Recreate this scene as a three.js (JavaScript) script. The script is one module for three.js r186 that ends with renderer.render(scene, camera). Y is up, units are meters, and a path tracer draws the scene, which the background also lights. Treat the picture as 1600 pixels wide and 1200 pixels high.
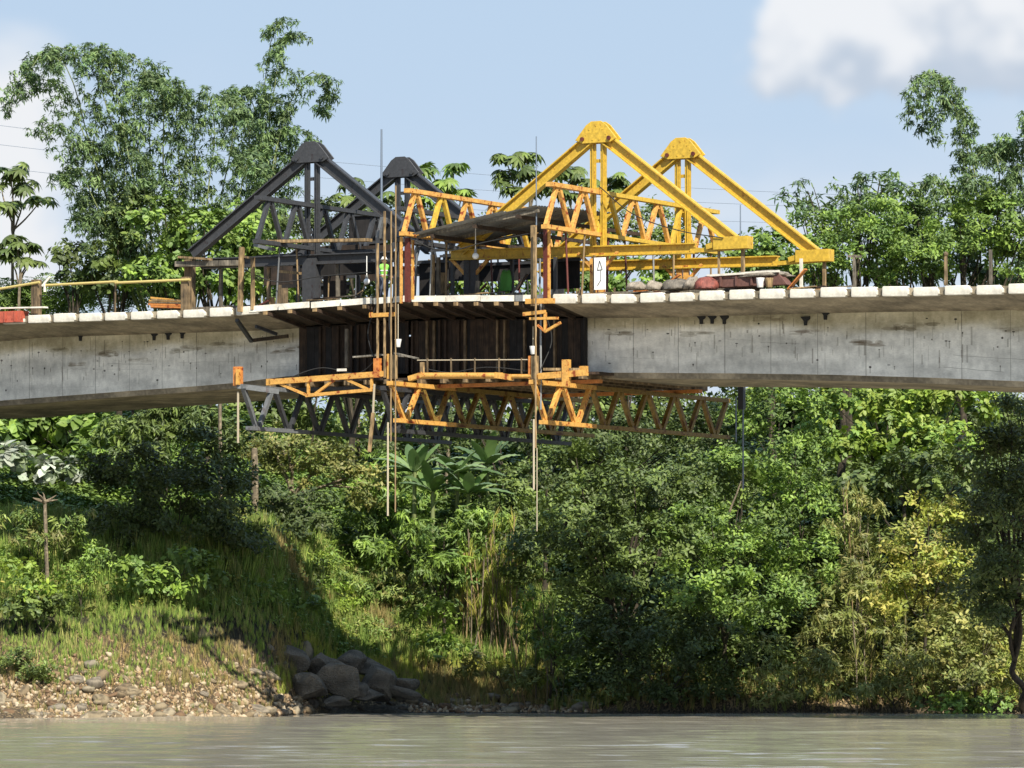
import * as THREE from 'three';
import { mergeGeometries, mergeVertices, toCreasedNormals } from 'three/addons/utils/BufferGeometryUtils.js';
import { MarchingCubes } from 'three/addons/objects/MarchingCubes.js';

// ---------------------------------------------------------------- camera, sky, sun, exposure
const F = 7600, EYE = 2.65, PITCH = Math.atan(419 / F);          // lens: 1600 x 1200 picture, focal length in its pixels
const scene = new THREE.Scene();
const camera = new THREE.PerspectiveCamera(2 * Math.atan(600 / F) * 180 / Math.PI, 4 / 3, 0.5, 6000);
camera.position.set(0, EYE, 0); camera.rotation.x = PITCH;
const renderer = new THREE.WebGLRenderer({ antialias: true });
renderer.setSize(1024, 768);
renderer.toneMapping = THREE.LinearToneMapping;
renderer.toneMappingExposure = 1.6;
renderer.shadowMap.enabled = true;

const SUN_EL = 44 * Math.PI / 180, SUN_AZ = 69 * Math.PI / 180;
const SUN = new THREE.Vector3(Math.cos(SUN_EL) * Math.cos(SUN_AZ), Math.sin(SUN_EL), Math.cos(SUN_EL) * Math.sin(SUN_AZ));
const sun = new THREE.DirectionalLight(new THREE.Color(1, 0.93, 0.8), 5);
sun.position.copy(SUN).multiplyScalar(300).add(new THREE.Vector3(0, 0, -200));
sun.target.position.set(0, 0, -205); scene.add(sun, sun.target);
sun.castShadow = true; sun.shadow.mapSize.set(4096, 4096);
Object.assign(sun.shadow.camera, { left: -60, right: 60, top: 60, bottom: -60, near: 50, far: 600 });

// ---------------------------------------------------------------- small tools
function rng(seed) { let s = seed >>> 0; return () => { s = (s + 0x6d2b79f5) | 0; let t = Math.imul(s ^ (s >>> 15), 1 | s); t = (t + Math.imul(t ^ (t >>> 7), 61 | t)) ^ t; return ((t ^ (t >>> 14)) >>> 0) / 4294967296; }; }
const clamp = (x, a, b) => Math.min(b, Math.max(a, x)), lerp = (a, b, t) => a + (b - a) * t;
const sst = (a, b, x) => { const t = clamp((x - a) / (b - a), 0, 1); return t * t * (3 - 2 * t); };
function hash2(i, j) { let h = Math.imul(i, 374761393) + Math.imul(j, 668265263) | 0; h = Math.imul(h ^ (h >>> 13), 1274126177); return ((h ^ (h >>> 16)) >>> 0) / 4294967296; }
function vnoise(x, y) { const i = Math.floor(x), j = Math.floor(y), a = x - i, b = y - j, s = a * a * (3 - 2 * a), t = b * b * (3 - 2 * b); return lerp(lerp(hash2(i, j), hash2(i + 1, j), s), lerp(hash2(i, j + 1), hash2(i + 1, j + 1), s), t); }
function fbm(x, y, o = 5) { let s = 0, a = 0.5, n = 0; for (let k = 0; k < o; k++) { s += a * vnoise(x, y); n += a; a *= 0.5; x = x * 2.03 + 17.1; y = y * 2.03 + 5.7; } return s / n; }
function curve(pts, x) { if (x <= pts[0][0]) return pts[0][1]; for (let i = 1; i < pts.length; i++) if (x <= pts[i][0]) { const t = (x - pts[i - 1][0]) / (pts[i][0] - pts[i - 1][0]); return lerp(pts[i - 1][1], pts[i][1], t); } return pts[pts.length - 1][1]; }
const V = (x, y, z) => new THREE.Vector3(x, y, z);

// sky: blue air paling to the horizon, fair-weather clouds all round
{
  const W = 4096, H = 2048, data = new Float32Array(W * H * 4), D = 180 / Math.PI;
  for (let j = 0; j < H; j++) {
    const el = ((j + 0.5) / H - 0.5) * 180;
    for (let i = 0; i < W; i++) {
      const o = (j * W + i) * 4; data[o + 3] = 1;
      if (el < -1) { data[o] = 0.10; data[o + 1] = 0.11; data[o + 2] = 0.07; continue; }
      const round = ((i + 0.5) / W - 0.5) * 2 * Math.PI, az = ((round * D + 90 + 540) % 360) - 180;  // degrees right of straight ahead
      const e = Math.max(el, 0), k = Math.exp(-e / 9), z = Math.exp(-e / 38);
      let r = lerp(0.25, 0.44, z) + 0.15 * k, g = lerp(0.41, 0.61, z) + 0.08 * k, b = lerp(0.68, 0.79, z) + 0.02 * k;
      // low heap clouds and a few higher ones, everywhere
      const n = fbm(az * 0.32 + 40, el * 0.62 + 3, 6), n2 = fbm(az * 1.5 + 7, el * 2.1, 5);
      const nearView = Math.exp(-((az / 9) ** 4) - (((el - 8) / 5) ** 4));
      let c = sst(0.56, 0.74, n + 0.10 * (n2 - 0.5)) * sst(60, 12, el) * (1 - nearView);
      // the cloud over the right-hand trees and the bright bank behind the tall bamboo
      const s1 = (fbm(az * 0.9 + 3.3, el * 1.5 + 9, 6) - 0.5), s2 = fbm(az * 2.6, el * 3.4 + 2, 5) - 0.5;
      const top = 8.1 - 1.2 * sst(3.6, 2.6, az) + 1.5 * s1 + 0.7 * s2 - 0.55 * Math.exp(-(((az - 4.1) / 0.32) ** 2));
      const body = sst(2.75, 3.0, az + 1.5 * s1 + 0.9 * s2 + 0.25 * (el - 7)) * sst(6.4, 6.58, el + 0.55 * s2) * sst(top + 0.22, top - 0.12, el + 0.7 * s2) * sst(16, 8, az);
      const low = sst(0.40, 0.75, n2 * 0.55 + 0.5 * fbm(az * 0.5 + 11.6, el * 0.9, 4) + 0.10) * sst(6.3, 4.6, el) * 0.6;
      const left = sst(-4.9, -5.7, az + 0.7 * s1 + 0.5 * s2) * sst(7.3, 6.5, el + 0.8 * s1) * sst(3.0, 4.2, el);
      c = Math.max(c, body * 0.9, low * 0.95, left);
      const shade = body > 0.05 ? sst(6.5, 7.5, el + 2.0 * s2 + 1.1 * s1) : 0.9;
      r = lerp(r, lerp(0.50, 0.83, shade), c); g = lerp(g, lerp(0.57, 0.84, shade), c); b = lerp(b, lerp(0.67, 0.86, shade), c);
      data[o] = r * 0.68; data[o + 1] = g * 0.68; data[o + 2] = b * 0.68;
    }
  }
  const sky = new THREE.DataTexture(data, W, H, THREE.RGBAFormat, THREE.FloatType);
  sky.mapping = THREE.EquirectangularReflectionMapping; sky.magFilter = THREE.LinearFilter; sky.needsUpdate = true;
  scene.background = sky; scene.environment = sky;
}


// a pixel of the 1600 x 1200 picture and a depth give a point; a pixel and a plane along the bridge give a point of that plane
const cT = Math.cos(PITCH), sT = Math.sin(PITCH);
const ray = (px, py) => { const a = (px - 800) / F, b = (600 - py) / F; return V(a, b * cT + sT, -cT + b * sT); };
const P = (px, py, d) => { const r = ray(px, py); return r.multiplyScalar(d / -r.z).add(V(0, EYE, 0)); };
const YAW = Math.PI / 6, LX = V(Math.cos(YAW), 0, Math.sin(YAW)), TX = V(Math.sin(YAW), 0, -Math.cos(YAW));
const ORG = P(800, 465, 190); ORG.y = 0;
function U(px, py, v) { const r = ray(px, py), C = V(0, EYE, 0).sub(ORG); const s = (v - C.dot(TX)) / r.dot(TX); const q = r.multiplyScalar(s).add(C); return [q.dot(LX), q.y, v]; }
const W3 = (u, y, v) => ORG.clone().addScaledVector(LX, u).addScaledVector(TX, v).setY(y);

const used = {};
function numbered(name) { const n = used[name] = (used[name] ?? -1) + 1; return n ? name + '_' + String(n).padStart(3, '0') : name; }
function tag(o, label, category, group) { o.userData.label = label; o.userData.category = category; if (group) o.userData.group = group; return o; }
function shadowed(o) { o.castShadow = o.receiveShadow = true; return o; }
function structure(name, g, m) { const o = shadowed(new THREE.Mesh(g, m)); o.name = numbered(name); o.userData.kind = 'structure'; scene.add(o); return o; }

// ---------------------------------------------------------------- textures and materials
function canvasTex(w, h, draw, srgb = true) {
  const c = document.createElement('canvas'); c.width = w; c.height = h; draw(c.getContext('2d'), w, h);
  const t = new THREE.CanvasTexture(c); if (srgb) t.colorSpace = THREE.SRGBColorSpace; t.wrapS = t.wrapT = THREE.RepeatWrapping; return t;
}
function dataTex(w, h, fn, srgb = false) {
  const d = new Uint8Array(w * h * 4);
  for (let j = 0; j < h; j++) for (let i = 0; i < w; i++) { const c = fn(i / w, j / h), o = (j * w + i) * 4; d[o] = c[0] * 255; d[o + 1] = c[1] * 255; d[o + 2] = c[2] * 255; d[o + 3] = 255; }
  const t = new THREE.DataTexture(d, w, h); t.magFilter = THREE.LinearFilter; t.wrapS = t.wrapT = THREE.MirroredRepeatWrapping; if (srgb) t.colorSpace = THREE.SRGBColorSpace; t.needsUpdate = true; return t;
}
const rustTex = dataTex(512, 512, (x, y) => { const n = fbm(x * 8 + 3, y * 8, 5), q = fbm(x * 30, y * 30 + 4, 4), rust = 0.85 * sst(0.54, 0.68, n * 0.6 + q * 0.4), v = 0.86 + 0.3 * (q - 0.5); return [lerp(v, 0.5, rust), lerp(v, 0.26, rust), lerp(v, 0.18, rust)].map((c) => clamp(c, 0, 1)); }, true);
const paintTex = dataTex(512, 512, (x, y) => {      // chipped, rusting paint: multiplies the paint colour
  const n = fbm(x * 9, y * 9, 5), s = fbm(x * 40 + 9, y * 14, 4), rust = 0.6 * sst(0.65, 0.78, n * 0.6 + s * 0.4), v = 0.88 + 0.25 * (fbm(x * 24, y * 24 + 4, 3) - 0.5);
  return [lerp(v, 0.55, rust), lerp(v, 0.33, rust), lerp(v, 0.3, rust)].map((c) => clamp(c, 0, 1));
}, true);
const grainTex = dataTex(512, 512, (x, y) => { const n = fbm(x * 60, y * 5, 5), m = fbm(x * 8, y * 8, 4), v = clamp(0.55 + 0.5 * (n - 0.5) + 0.5 * (m - 0.3), 0, 1); return [v, v * 0.96, v * 0.9]; }, true);
const roughTex = dataTex(512, 512, (x, y) => { const v = fbm(x * 30, y * 30, 5); return [v, v, v]; });
const concreteTex = dataTex(1024, 512, (x, y) => { const n = fbm(x * 8, y * 8, 6), m = fbm(x * 50, y * 6, 4), p = fbm(x * 70, y * 70, 3), v = clamp(0.66 + 0.5 * (n - 0.5) + 0.08 * (m - 0.5) + 0.2 * (p - 0.5), 0, 1); return [v, v * 0.98, v * 0.94]; }, true);
const soilTex = dataTex(1024, 1024, (x, y) => { const n = fbm(x * 10, y * 10, 6), p = fbm(x * 70, y * 70, 4), c = sst(0.35, 0.7, p), v = clamp(0.35 + 0.65 * c * (0.6 + 0.8 * (n - 0.3)), 0, 1); return [v, v * 0.96, v * 0.9]; }, true);
const kerbTex = dataTex(256, 256, (x, y) => { const n = fbm(x * 7, y * 7, 5), p = fbm(x * 40, y * 40, 3), v = clamp(0.9 + 0.35 * (n - 0.5) + 0.15 * (p - 0.5), 0, 1); return [v, v * 0.985, v * 0.95]; }, true);
const M = {};
const std = (name, color, o = {}) => (M[name] = new THREE.MeshStandardMaterial({ name, color: new THREE.Color().setRGB(...color), roughness: 0.75, ...o }));
std('gold', [0.70, 0.455, 0.05], { map: paintTex, roughness: 0.5 });
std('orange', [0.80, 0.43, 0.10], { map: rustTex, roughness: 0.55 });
std('shadedOrange', [0.27, 0.175, 0.035], { map: rustTex, roughness: 0.6 });  // orange darkened to paint in the shade on the rear lower lattice panels
std('deepOrange', [0.70, 0.26, 0.06], { map: rustTex, roughness: 0.6 });
std('charcoal', [0.052, 0.054, 0.06], { map: paintTex, roughness: 0.55 });
std('bluegrey', [0.16, 0.17, 0.18], { map: paintTex, roughness: 0.6 });
std('redsteel', [0.14, 0.03, 0.022], { map: paintTex, roughness: 0.6 });
std('tan', [0.62, 0.46, 0.26], { map: grainTex });
std('timber', [0.38, 0.29, 0.18], { map: grainTex });
std('greytimber', [0.34, 0.32, 0.28], { map: grainTex });
std('darkboard', [0.068, 0.046, 0.034], { map: grainTex, roughness: 0.85 });
std('darkboard2', [0.095, 0.062, 0.042], { map: grainTex, roughness: 0.85 });
std('darkboard3', [0.032, 0.030, 0.034], { map: grainTex, roughness: 0.85 });
std('ply', [0.10, 0.075, 0.05], { map: grainTex, roughness: 0.85 });
std('rod', [0.16, 0.20, 0.26], { roughness: 0.5, metalness: 0.3 });
std('rope', [0.42, 0.36, 0.26], { roughness: 0.95 });
std('white', [0.86, 0.84, 0.79], { map: kerbTex, roughness: 0.9 });
std('whiteplain', [0.82, 0.82, 0.80], { roughness: 0.6 });
std('concrete', [0.55, 0.52, 0.45], { map: concreteTex, bumpMap: roughTex, bumpScale: 0.004, roughness: 0.92 });
std('soffit', [0.60, 0.53, 0.41], { map: concreteTex, bumpMap: roughTex, bumpScale: 0.004, roughness: 0.92 });
std('palewood', [0.42, 0.42, 0.40], { map: grainTex });
std('dark', [0.02, 0.02, 0.02], { roughness: 0.9 });
std('zinc', [0.36, 0.37, 0.37], { map: paintTex, roughness: 0.5, metalness: 0.35 });
std('bark', [0.11, 0.095, 0.07], { map: grainTex, roughness: 0.95 });
std('palebark', [0.42, 0.37, 0.29], { map: grainTex, roughness: 0.95 });
std('bamboo', [0.16, 0.19, 0.07], { roughness: 0.6 });

// ---------------------------------------------------------------- the lie of the land
const SHORE = [[-60, 190], [-21.6, 194], [-14, 196.5], [-10.5, 201.5], [-7.8, 209.5], [-3, 213], [0, 214], [2.7, 212.5], [10.8, 209], [21.6, 207], [60, 204]];
const LEFT = [[-40, -3], [-6, -1], [0, 0], [1.2, 0.30], [5, 2.0], [8.5, 4.0], [11, 4.7], [14.5, 6.6], [18, 7.6], [25, 8.8], [33, 11.2], [42, 14], [60, 15.5], [400, 16]];
const MID = [[-40, -3], [-6, -1], [0, 0], [2, 0.25], [6, 1.6], [12, 4], [20, 7], [30, 11], [38, 13.4], [60, 15.5], [400, 16]];
const RIGHT = [[-40, -3], [-6, -1], [0, 0.05], [1, 0.6], [5, 3], [12, 7], [22, 11], [35, 13.8], [50, 15.5], [400, 16]];
const shoreAt = (x) => curve(SHORE, x) + 0.9 * (fbm(x * 0.35 + 50, 3, 3) - 0.5) + 0.35 * (vnoise(x * 1.9, 8) - 0.5);
function ground(x, d) {
  const s = d - shoreAt(x), wl = sst(-7, -10.5, x), wr = sst(2.5, 6.5, x);
  let h = curve(MID, s); h = lerp(h, curve(LEFT, s), wl); h = lerp(h, curve(RIGHT, s), wr);
  if (d < -30) h = lerp(-3, 3, sst(-30, -60, d));
  return h + (s > 0 ? Math.min(1, s * 0.3) * (0.55 * (fbm(x * 0.45, d * 0.45, 4) - 0.5) + 0.12 * (vnoise(x * 2.6, d * 2.6) - 0.5)) : 0);
}
{
  const xs = [], ds = [];
  for (const x of [-3000, -1500, -700, -350, -180, -100, -60, -40]) xs.push(x);
  for (let x = -30; x <= 30.01; x += 0.3) xs.push(x);
  for (const x of [40, 60, 100, 180, 350, 700, 1500, 3000]) xs.push(x);
  for (const d of [-1500, -600, -250, -120, -60, -45, -30, 0, 60, 120, 170, 190]) ds.push(d);
  for (let d = 196; d <= 250; d += 0.35) ds.push(d);
  for (const d of [258, 270, 290, 330, 420, 600, 1000, 2000, 4000]) ds.push(d);
  const pos = [], col = [], idx = [], R = rng(5);
  for (const d of ds) for (const x of xs) {
    const h = ground(x, d), s = d - shoreAt(x), wl = sst(-7, -10.5, x);
    pos.push(x, h, -d);
    const n = fbm(x * 0.9, d * 0.9, 4), n2 = fbm(x * 4, d * 4 + 9, 3);
    const gravelTop = lerp(lerp(3.0, 5.0, n), lerp(4.5, 8.5, n), wl);
    const g = sst(gravelTop + 1, gravelTop - 1, s), wet = sst(0.9, 0.1, s);
    let c = [0.10, 0.105, 0.045];
    const gr = [lerp(0.42, 0.58, n2), lerp(0.31, 0.45, n2), lerp(0.17, 0.27, n2)];
    c = c.map((v, k) => lerp(v * lerp(0.7, 1.2, n2), gr[k], g));
    c = c.map((v, k) => lerp(v, [0.13, 0.11, 0.085][k], wet * 0.8));
    const sand = sst(2.6, 1.2, s) * sst(-8.5, -7, x) * sst(4, 2.5, x);
    c = c.map((v, k) => lerp(v, [0.20, 0.20, 0.19][k], sand * 0.85));
    col.push(...c);
  }
  const nx = xs.length;
  for (let j = 0; j < ds.length - 1; j++) for (let i = 0; i < nx - 1; i++) { const a = j * nx + i; idx.push(a, a + 1, a + nx, a + 1, a + nx + 1, a + nx); }
  const g = new THREE.BufferGeometry();
  g.setAttribute('position', new THREE.Float32BufferAttribute(pos, 3)); g.setAttribute('color', new THREE.Float32BufferAttribute(col, 3)); g.setAttribute('uv', new THREE.Float32BufferAttribute(pos.length / 3 * 2 ? Array.from({ length: pos.length / 3 * 2 }, (_, i) => i % 2 ? (pos[(i >> 1) * 3 + 2] + pos[(i >> 1) * 3 + 1]) * 0.3 : pos[(i >> 1) * 3] * 0.3) : [], 2)); g.setIndex(idx); g.computeVertexNormals();
  M.land = new THREE.MeshStandardMaterial({ name: 'land', vertexColors: true, roughness: 0.97, map: soilTex, bumpMap: soilTex, bumpScale: 0.08 });
  M.landMesh = structure('river_bank', g, M.land);
}
// the river: muddy, with long low ripples
{
  const xs = [], zs = [];
  for (const x of [-3000, -1000, -400, -150, -80, -50]) xs.push(x);
  for (let x = -32; x <= 32.01; x += 0.32) xs.push(x);
  for (const x of [50, 80, 150, 400, 1000, 3000]) xs.push(x);
  for (const d of [-60, -20, 30, 70, 90]) zs.push(d);
  for (let d = 98; d <= 218; d += 0.24) zs.push(d);
  zs.push(226);
  const pos = [], idx = [], nx = xs.length;
  for (const d of zs) for (const x of xs) {
    const wob = 2.2 * fbm(x * 0.09, d * 0.05, 3), calm = sst(216, 206, d) * 0.8 + 0.2;
    let h = 0.115 * (fbm(x * 0.16 + wob, d * 0.5, 4) - 0.5) + 0.06 * (fbm(x * 0.6 + 30, d * 1.2 + wob, 3) - 0.5) + 0.03 * (fbm(x * 1.1 + 9, d * 2.0 + wob, 3) - 0.5) + 0.2 * (fbm(x * 0.07, d * 0.16 + 4, 3) - 0.5);
    pos.push(x, h * calm, -d);
  }
  for (let j = 0; j < zs.length - 1; j++) for (let i = 0; i < nx - 1; i++) { const a = j * nx + i; idx.push(a, a + 1, a + nx, a + 1, a + nx + 1, a + nx); }
  const g = new THREE.BufferGeometry(); g.setAttribute('position', new THREE.Float32BufferAttribute(pos, 3)); g.setIndex(idx); g.computeVertexNormals();
  M.water = new THREE.MeshPhysicalMaterial({ name: 'muddy_water', color: new THREE.Color().setRGB(0.30, 0.275, 0.225), roughness: 0.10, ior: 1.33 });
  structure('river_water', g, M.water);
}

// ---------------------------------------------------------------- building in the bridge's own axes: [u along, y up, v across and away]
function metric(g, k = 0.5) {
  const p = g.attributes.position, n = g.attributes.normal, uv = new Float32Array(p.count * 2);
  for (let i = 0; i < p.count; i++) {
    const ax = Math.abs(n.getX(i)), ay = Math.abs(n.getY(i)), az = Math.abs(n.getZ(i)), x = p.getX(i), y = p.getY(i), z = p.getZ(i);
    const [a, b] = az >= ax && az >= ay ? [x, y] : ax >= ay ? [z, y] : [x, z];
    uv[2 * i] = a * k; uv[2 * i + 1] = b * k;
  }
  g.setAttribute('uv', new THREE.BufferAttribute(uv, 2)); return g;
}
const loc = ([u, y, v]) => V(u, y, -v);
function bar(a, b, w, h, roll = 0) {                              // a box-section member between two points; w across, h in its upright direction
  const A = loc(a), B = loc(b), dir = B.clone().sub(A), L = dir.length(); dir.normalize();
  const ref = Math.abs(dir.y) > 0.97 ? V(0, 0, 1) : V(0, 1, 0), z = dir.clone().cross(ref).normalize(), y = z.clone().cross(dir);
  const g = new THREE.BoxGeometry(L, h, w);
  if (roll) g.rotateX(roll);
  g.applyMatrix4(new THREE.Matrix4().makeBasis(dir, y, z).setPosition(A.add(B).multiplyScalar(0.5)));
  return metric(g);
}
function pipe(a, b, r, seg = 7, r2 = r) {
  const A = loc(a), B = loc(b), L = A.distanceTo(B), g = new THREE.CylinderGeometry(r2, r, L, seg, 1);
  g.applyQuaternion(new THREE.Quaternion().setFromUnitVectors(V(0, 1, 0), B.clone().sub(A).normalize())); g.translate((A.x + B.x) / 2, (A.y + B.y) / 2, (A.z + B.z) / 2);
  return metric(g);
}
function box(u0, u1, y0, y1, v0, v1) { const g = new THREE.BoxGeometry(Math.abs(u1 - u0), Math.abs(y1 - y0), Math.abs(v1 - v0)); g.translate((u0 + u1) / 2, (y0 + y1) / 2, -(v0 + v1) / 2); return metric(g); }
function channel(a, b, depth, out, t = 0.05) {                    // a plate with two flanges standing out towards the near and far side
  const A = loc(a), B = loc(b), d = B.clone().sub(A).normalize(), up = V(0, 0, 1).cross(d).normalize(), k = up.multiplyScalar(depth / 2 - t / 2);
  const sh = (p, s) => [p[0] + k.x * s, p[1] + k.y * s, p[2]];
  return [bar(a, b, t, depth - 2 * t), bar(sh(a, 1), sh(b, 1), out, t), bar(sh(a, -1), sh(b, -1), out, t)];
}
function plate(pts, v, th) {                                       // outline in [u, y], laid at v, th thick
  const g = new THREE.ExtrudeGeometry(new THREE.Shape(pts.map(([u, y]) => new THREE.Vector2(u, y))), { depth: th, bevelEnabled: true, bevelSize: 0.012, bevelThickness: 0.012, bevelSegments: 1 });
  g.translate(0, 0, -v - th / 2); return metric(g);
}
function base(name, label, category, u, y, v, group) {
  const o = new THREE.Group(); o.name = numbered(name); o.position.copy(W3(u, y, v)); o.rotation.y = -YAW;
  tag(o, label, category, group); scene.add(o); o.off = [-u, -y, v]; return o;
}
const clean = (g) => { g = g.index ? g.toNonIndexed() : g; for (const k of Object.keys(g.attributes)) if (!['position', 'normal', 'uv'].includes(k)) g.deleteAttribute(k); return g; };
function part(root, parent, name, geoms, m) {
  geoms = [geoms].flat(2).map(clean); const g = geoms.length > 1 ? mergeGeometries(geoms) : geoms[0];
  g.translate(...root.off); const o = shadowed(new THREE.Mesh(g, m)); o.name = name; parent.add(o); return o;
}
function sub(parent, name) { const o = new THREE.Group(); o.name = name; parent.add(o); return o; }
function lone(name, label, category, geoms, m, group) {           // a thing of one mesh: its origin at its own base
  const g0 = [geoms].flat(2).map(clean), g = g0.length > 1 ? mergeGeometries(g0) : g0[0]; g.computeBoundingBox(); const b = g.boundingBox.clone(), c = b.getCenter(V(0, 0, 0));
  g.translate(-c.x, -b.min.y, -c.z);
  const o = shadowed(new THREE.Mesh(g, m)); o.name = numbered(name); o.position.copy(W3(c.x, b.min.y, -c.z)); o.rotation.y = -YAW; tag(o, label, category, group); scene.add(o); return o;
}

// ---------------------------------------------------------------- the two concrete arms of the bridge
const VW1 = 2.8, VW2 = 9.9, WD = 12.7;
const edgePts = [[-60, 512], [0, 506], [50, 504], [200, 499], [370, 493], [420, 489], [640, 475], [830, 474], [1000, 472], [1160, 467], [1300, 463.5], [1450, 461], [1600, 458], [1680, 456]].map(([x, y]) => U(x, y, 0));
const lowPts = [[-80, 634], [0, 626], [200, 611], [300, 604], [370, 598], [430, 590], [470, 586], [640, 583], [915, 582], [1160, 583.5], [1300, 585.5], [1450, 590], [1600, 596], [1700, 600]].map(([x, y]) => U(x, y, VW1));
const edgeLow = (u) => curve(edgePts, u), webLow = (u) => curve(lowPts, u), deckTop = (u) => edgeLow(u) + 0.34;
const uL = U(468, 540, VW1)[0], uR = U(917, 540, VW1)[0];         // where the finished concrete stops on either side
function sweep(us, section, caps = true) {                         // section(u) -> closed outline of [v, y]
  const pos = [], uv = [], n = section(us[0]).length;
  for (let i = 0; i < us.length - 1; i++) {
    const A = section(us[i]), B = section(us[i + 1]); let run = 0;
    for (let k = 0; k < n; k++) {
      const k2 = (k + 1) % n, q = [[us[i], A[k]], [us[i + 1], B[k]], [us[i + 1], B[k2]], [us[i], A[k2]]], w = Math.hypot(A[k][0] - A[k2][0], A[k][1] - A[k2][1]), t = [run, run, run + w, run + w]; run += w;
      for (const c of [0, 1, 2, 0, 2, 3]) { pos.push(q[c][0], q[c][1][1], -q[c][1][0]); uv.push(q[c][0] * 0.16, t[c] * 0.16); }
    }
  }
  if (caps) for (const u of [us[0], us[us.length - 1]]) {
    const s = section(u), tri = THREE.ShapeUtils.triangulateShape(s.map(([a, b]) => new THREE.Vector2(a, b)), []);
    for (const t of tri) for (const c of t) { pos.push(u, s[c][1], -s[c][0]); uv.push(s[c][0] * 0.16, s[c][1] * 0.16); }
  }
  const g = new THREE.BufferGeometry(); g.setAttribute('position', new THREE.Float32BufferAttribute(pos, 3)); g.setAttribute('uv', new THREE.Float32BufferAttribute(uv, 2)); g.computeVertexNormals(); return g;
}
// stained, board-marked face of a web: streaks, pour lines, tie holes; u runs over its whole length
function webTexture(seed, slope) {
  return canvasTex(2048, 512, (c, w, h) => {
    const R = rng(seed), im = c.createImageData(w, h);
    for (let j = 0; j < h; j++) for (let i = 0; i < w; i++) {
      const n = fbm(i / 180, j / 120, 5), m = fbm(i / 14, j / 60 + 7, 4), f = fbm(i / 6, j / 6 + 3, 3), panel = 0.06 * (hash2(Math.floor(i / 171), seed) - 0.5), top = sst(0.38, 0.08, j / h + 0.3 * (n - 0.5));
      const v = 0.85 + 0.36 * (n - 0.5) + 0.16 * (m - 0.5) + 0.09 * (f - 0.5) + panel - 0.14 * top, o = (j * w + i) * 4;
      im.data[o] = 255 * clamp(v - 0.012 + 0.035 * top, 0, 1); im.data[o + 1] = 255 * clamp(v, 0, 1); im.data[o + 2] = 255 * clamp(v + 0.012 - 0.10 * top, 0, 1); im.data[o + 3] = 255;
    }
    c.putImageData(im, 0, 0);
    for (let k = 0; k < 170; k++) { const x = R() * w, y = R() * h * 0.7, l = 20 + R() * R() * 200, q = 0.04 + R() * 0.17; c.fillStyle = `rgba(46,40,30,${q * 1.5})`; c.fillRect(x, y, 1 + R() * 5, l); }
    for (let k = 1; k < 12; k++) { c.fillStyle = `rgba(46,44,40,${0.26 + 0.2 * R()})`; c.fillRect(k * 171 + R() * 6, 0, 2.4, h); }
    for (let k = 0; k < 12; k++) { const x = R() * w, y = h * (0.3 + 0.6 * R()), l = 80 + R() * 260; c.strokeStyle = `rgba(48,46,42,${0.18 + 0.3 * R()})`; c.lineWidth = 1.5 + R() * 2; c.beginPath(); c.moveTo(x, y); for (let s = 1; s <= 8; s++) c.lineTo(x + l * s / 8, y + slope * l * s / 8 + (R() - 0.5) * 6); c.stroke(); }
    for (let k = 0; k < 46; k++) { c.fillStyle = `rgba(24,22,20,${0.4 + 0.5 * R()})`; const x = R() * w, y = h * (0.1 + 0.8 * R()); c.beginPath(); c.ellipse(x, y, 2 + R() * 4, 3 + R() * 6, 0, 0, 7); c.fill(); if (R() < 0.5) { c.fillStyle = 'rgba(45,40,33,0.3)'; c.fillRect(x - 1.5, y, 3, 15 + R() * 50); } }
    for (let k = 0; k < 14; k++) { const x = R() * w, y = h * R() * 0.5; c.fillStyle = `rgba(70,60,44,${0.10 + 0.15 * R()})`; for (let q = 0; q < 9; q++) { c.beginPath(); c.ellipse(x + (R() - 0.5) * 90, y + (R() - 0.5) * 34, 8 + R() * 26, 4 + R() * 14, 0, 0, 7); c.fill(); } }
  });
}
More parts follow.
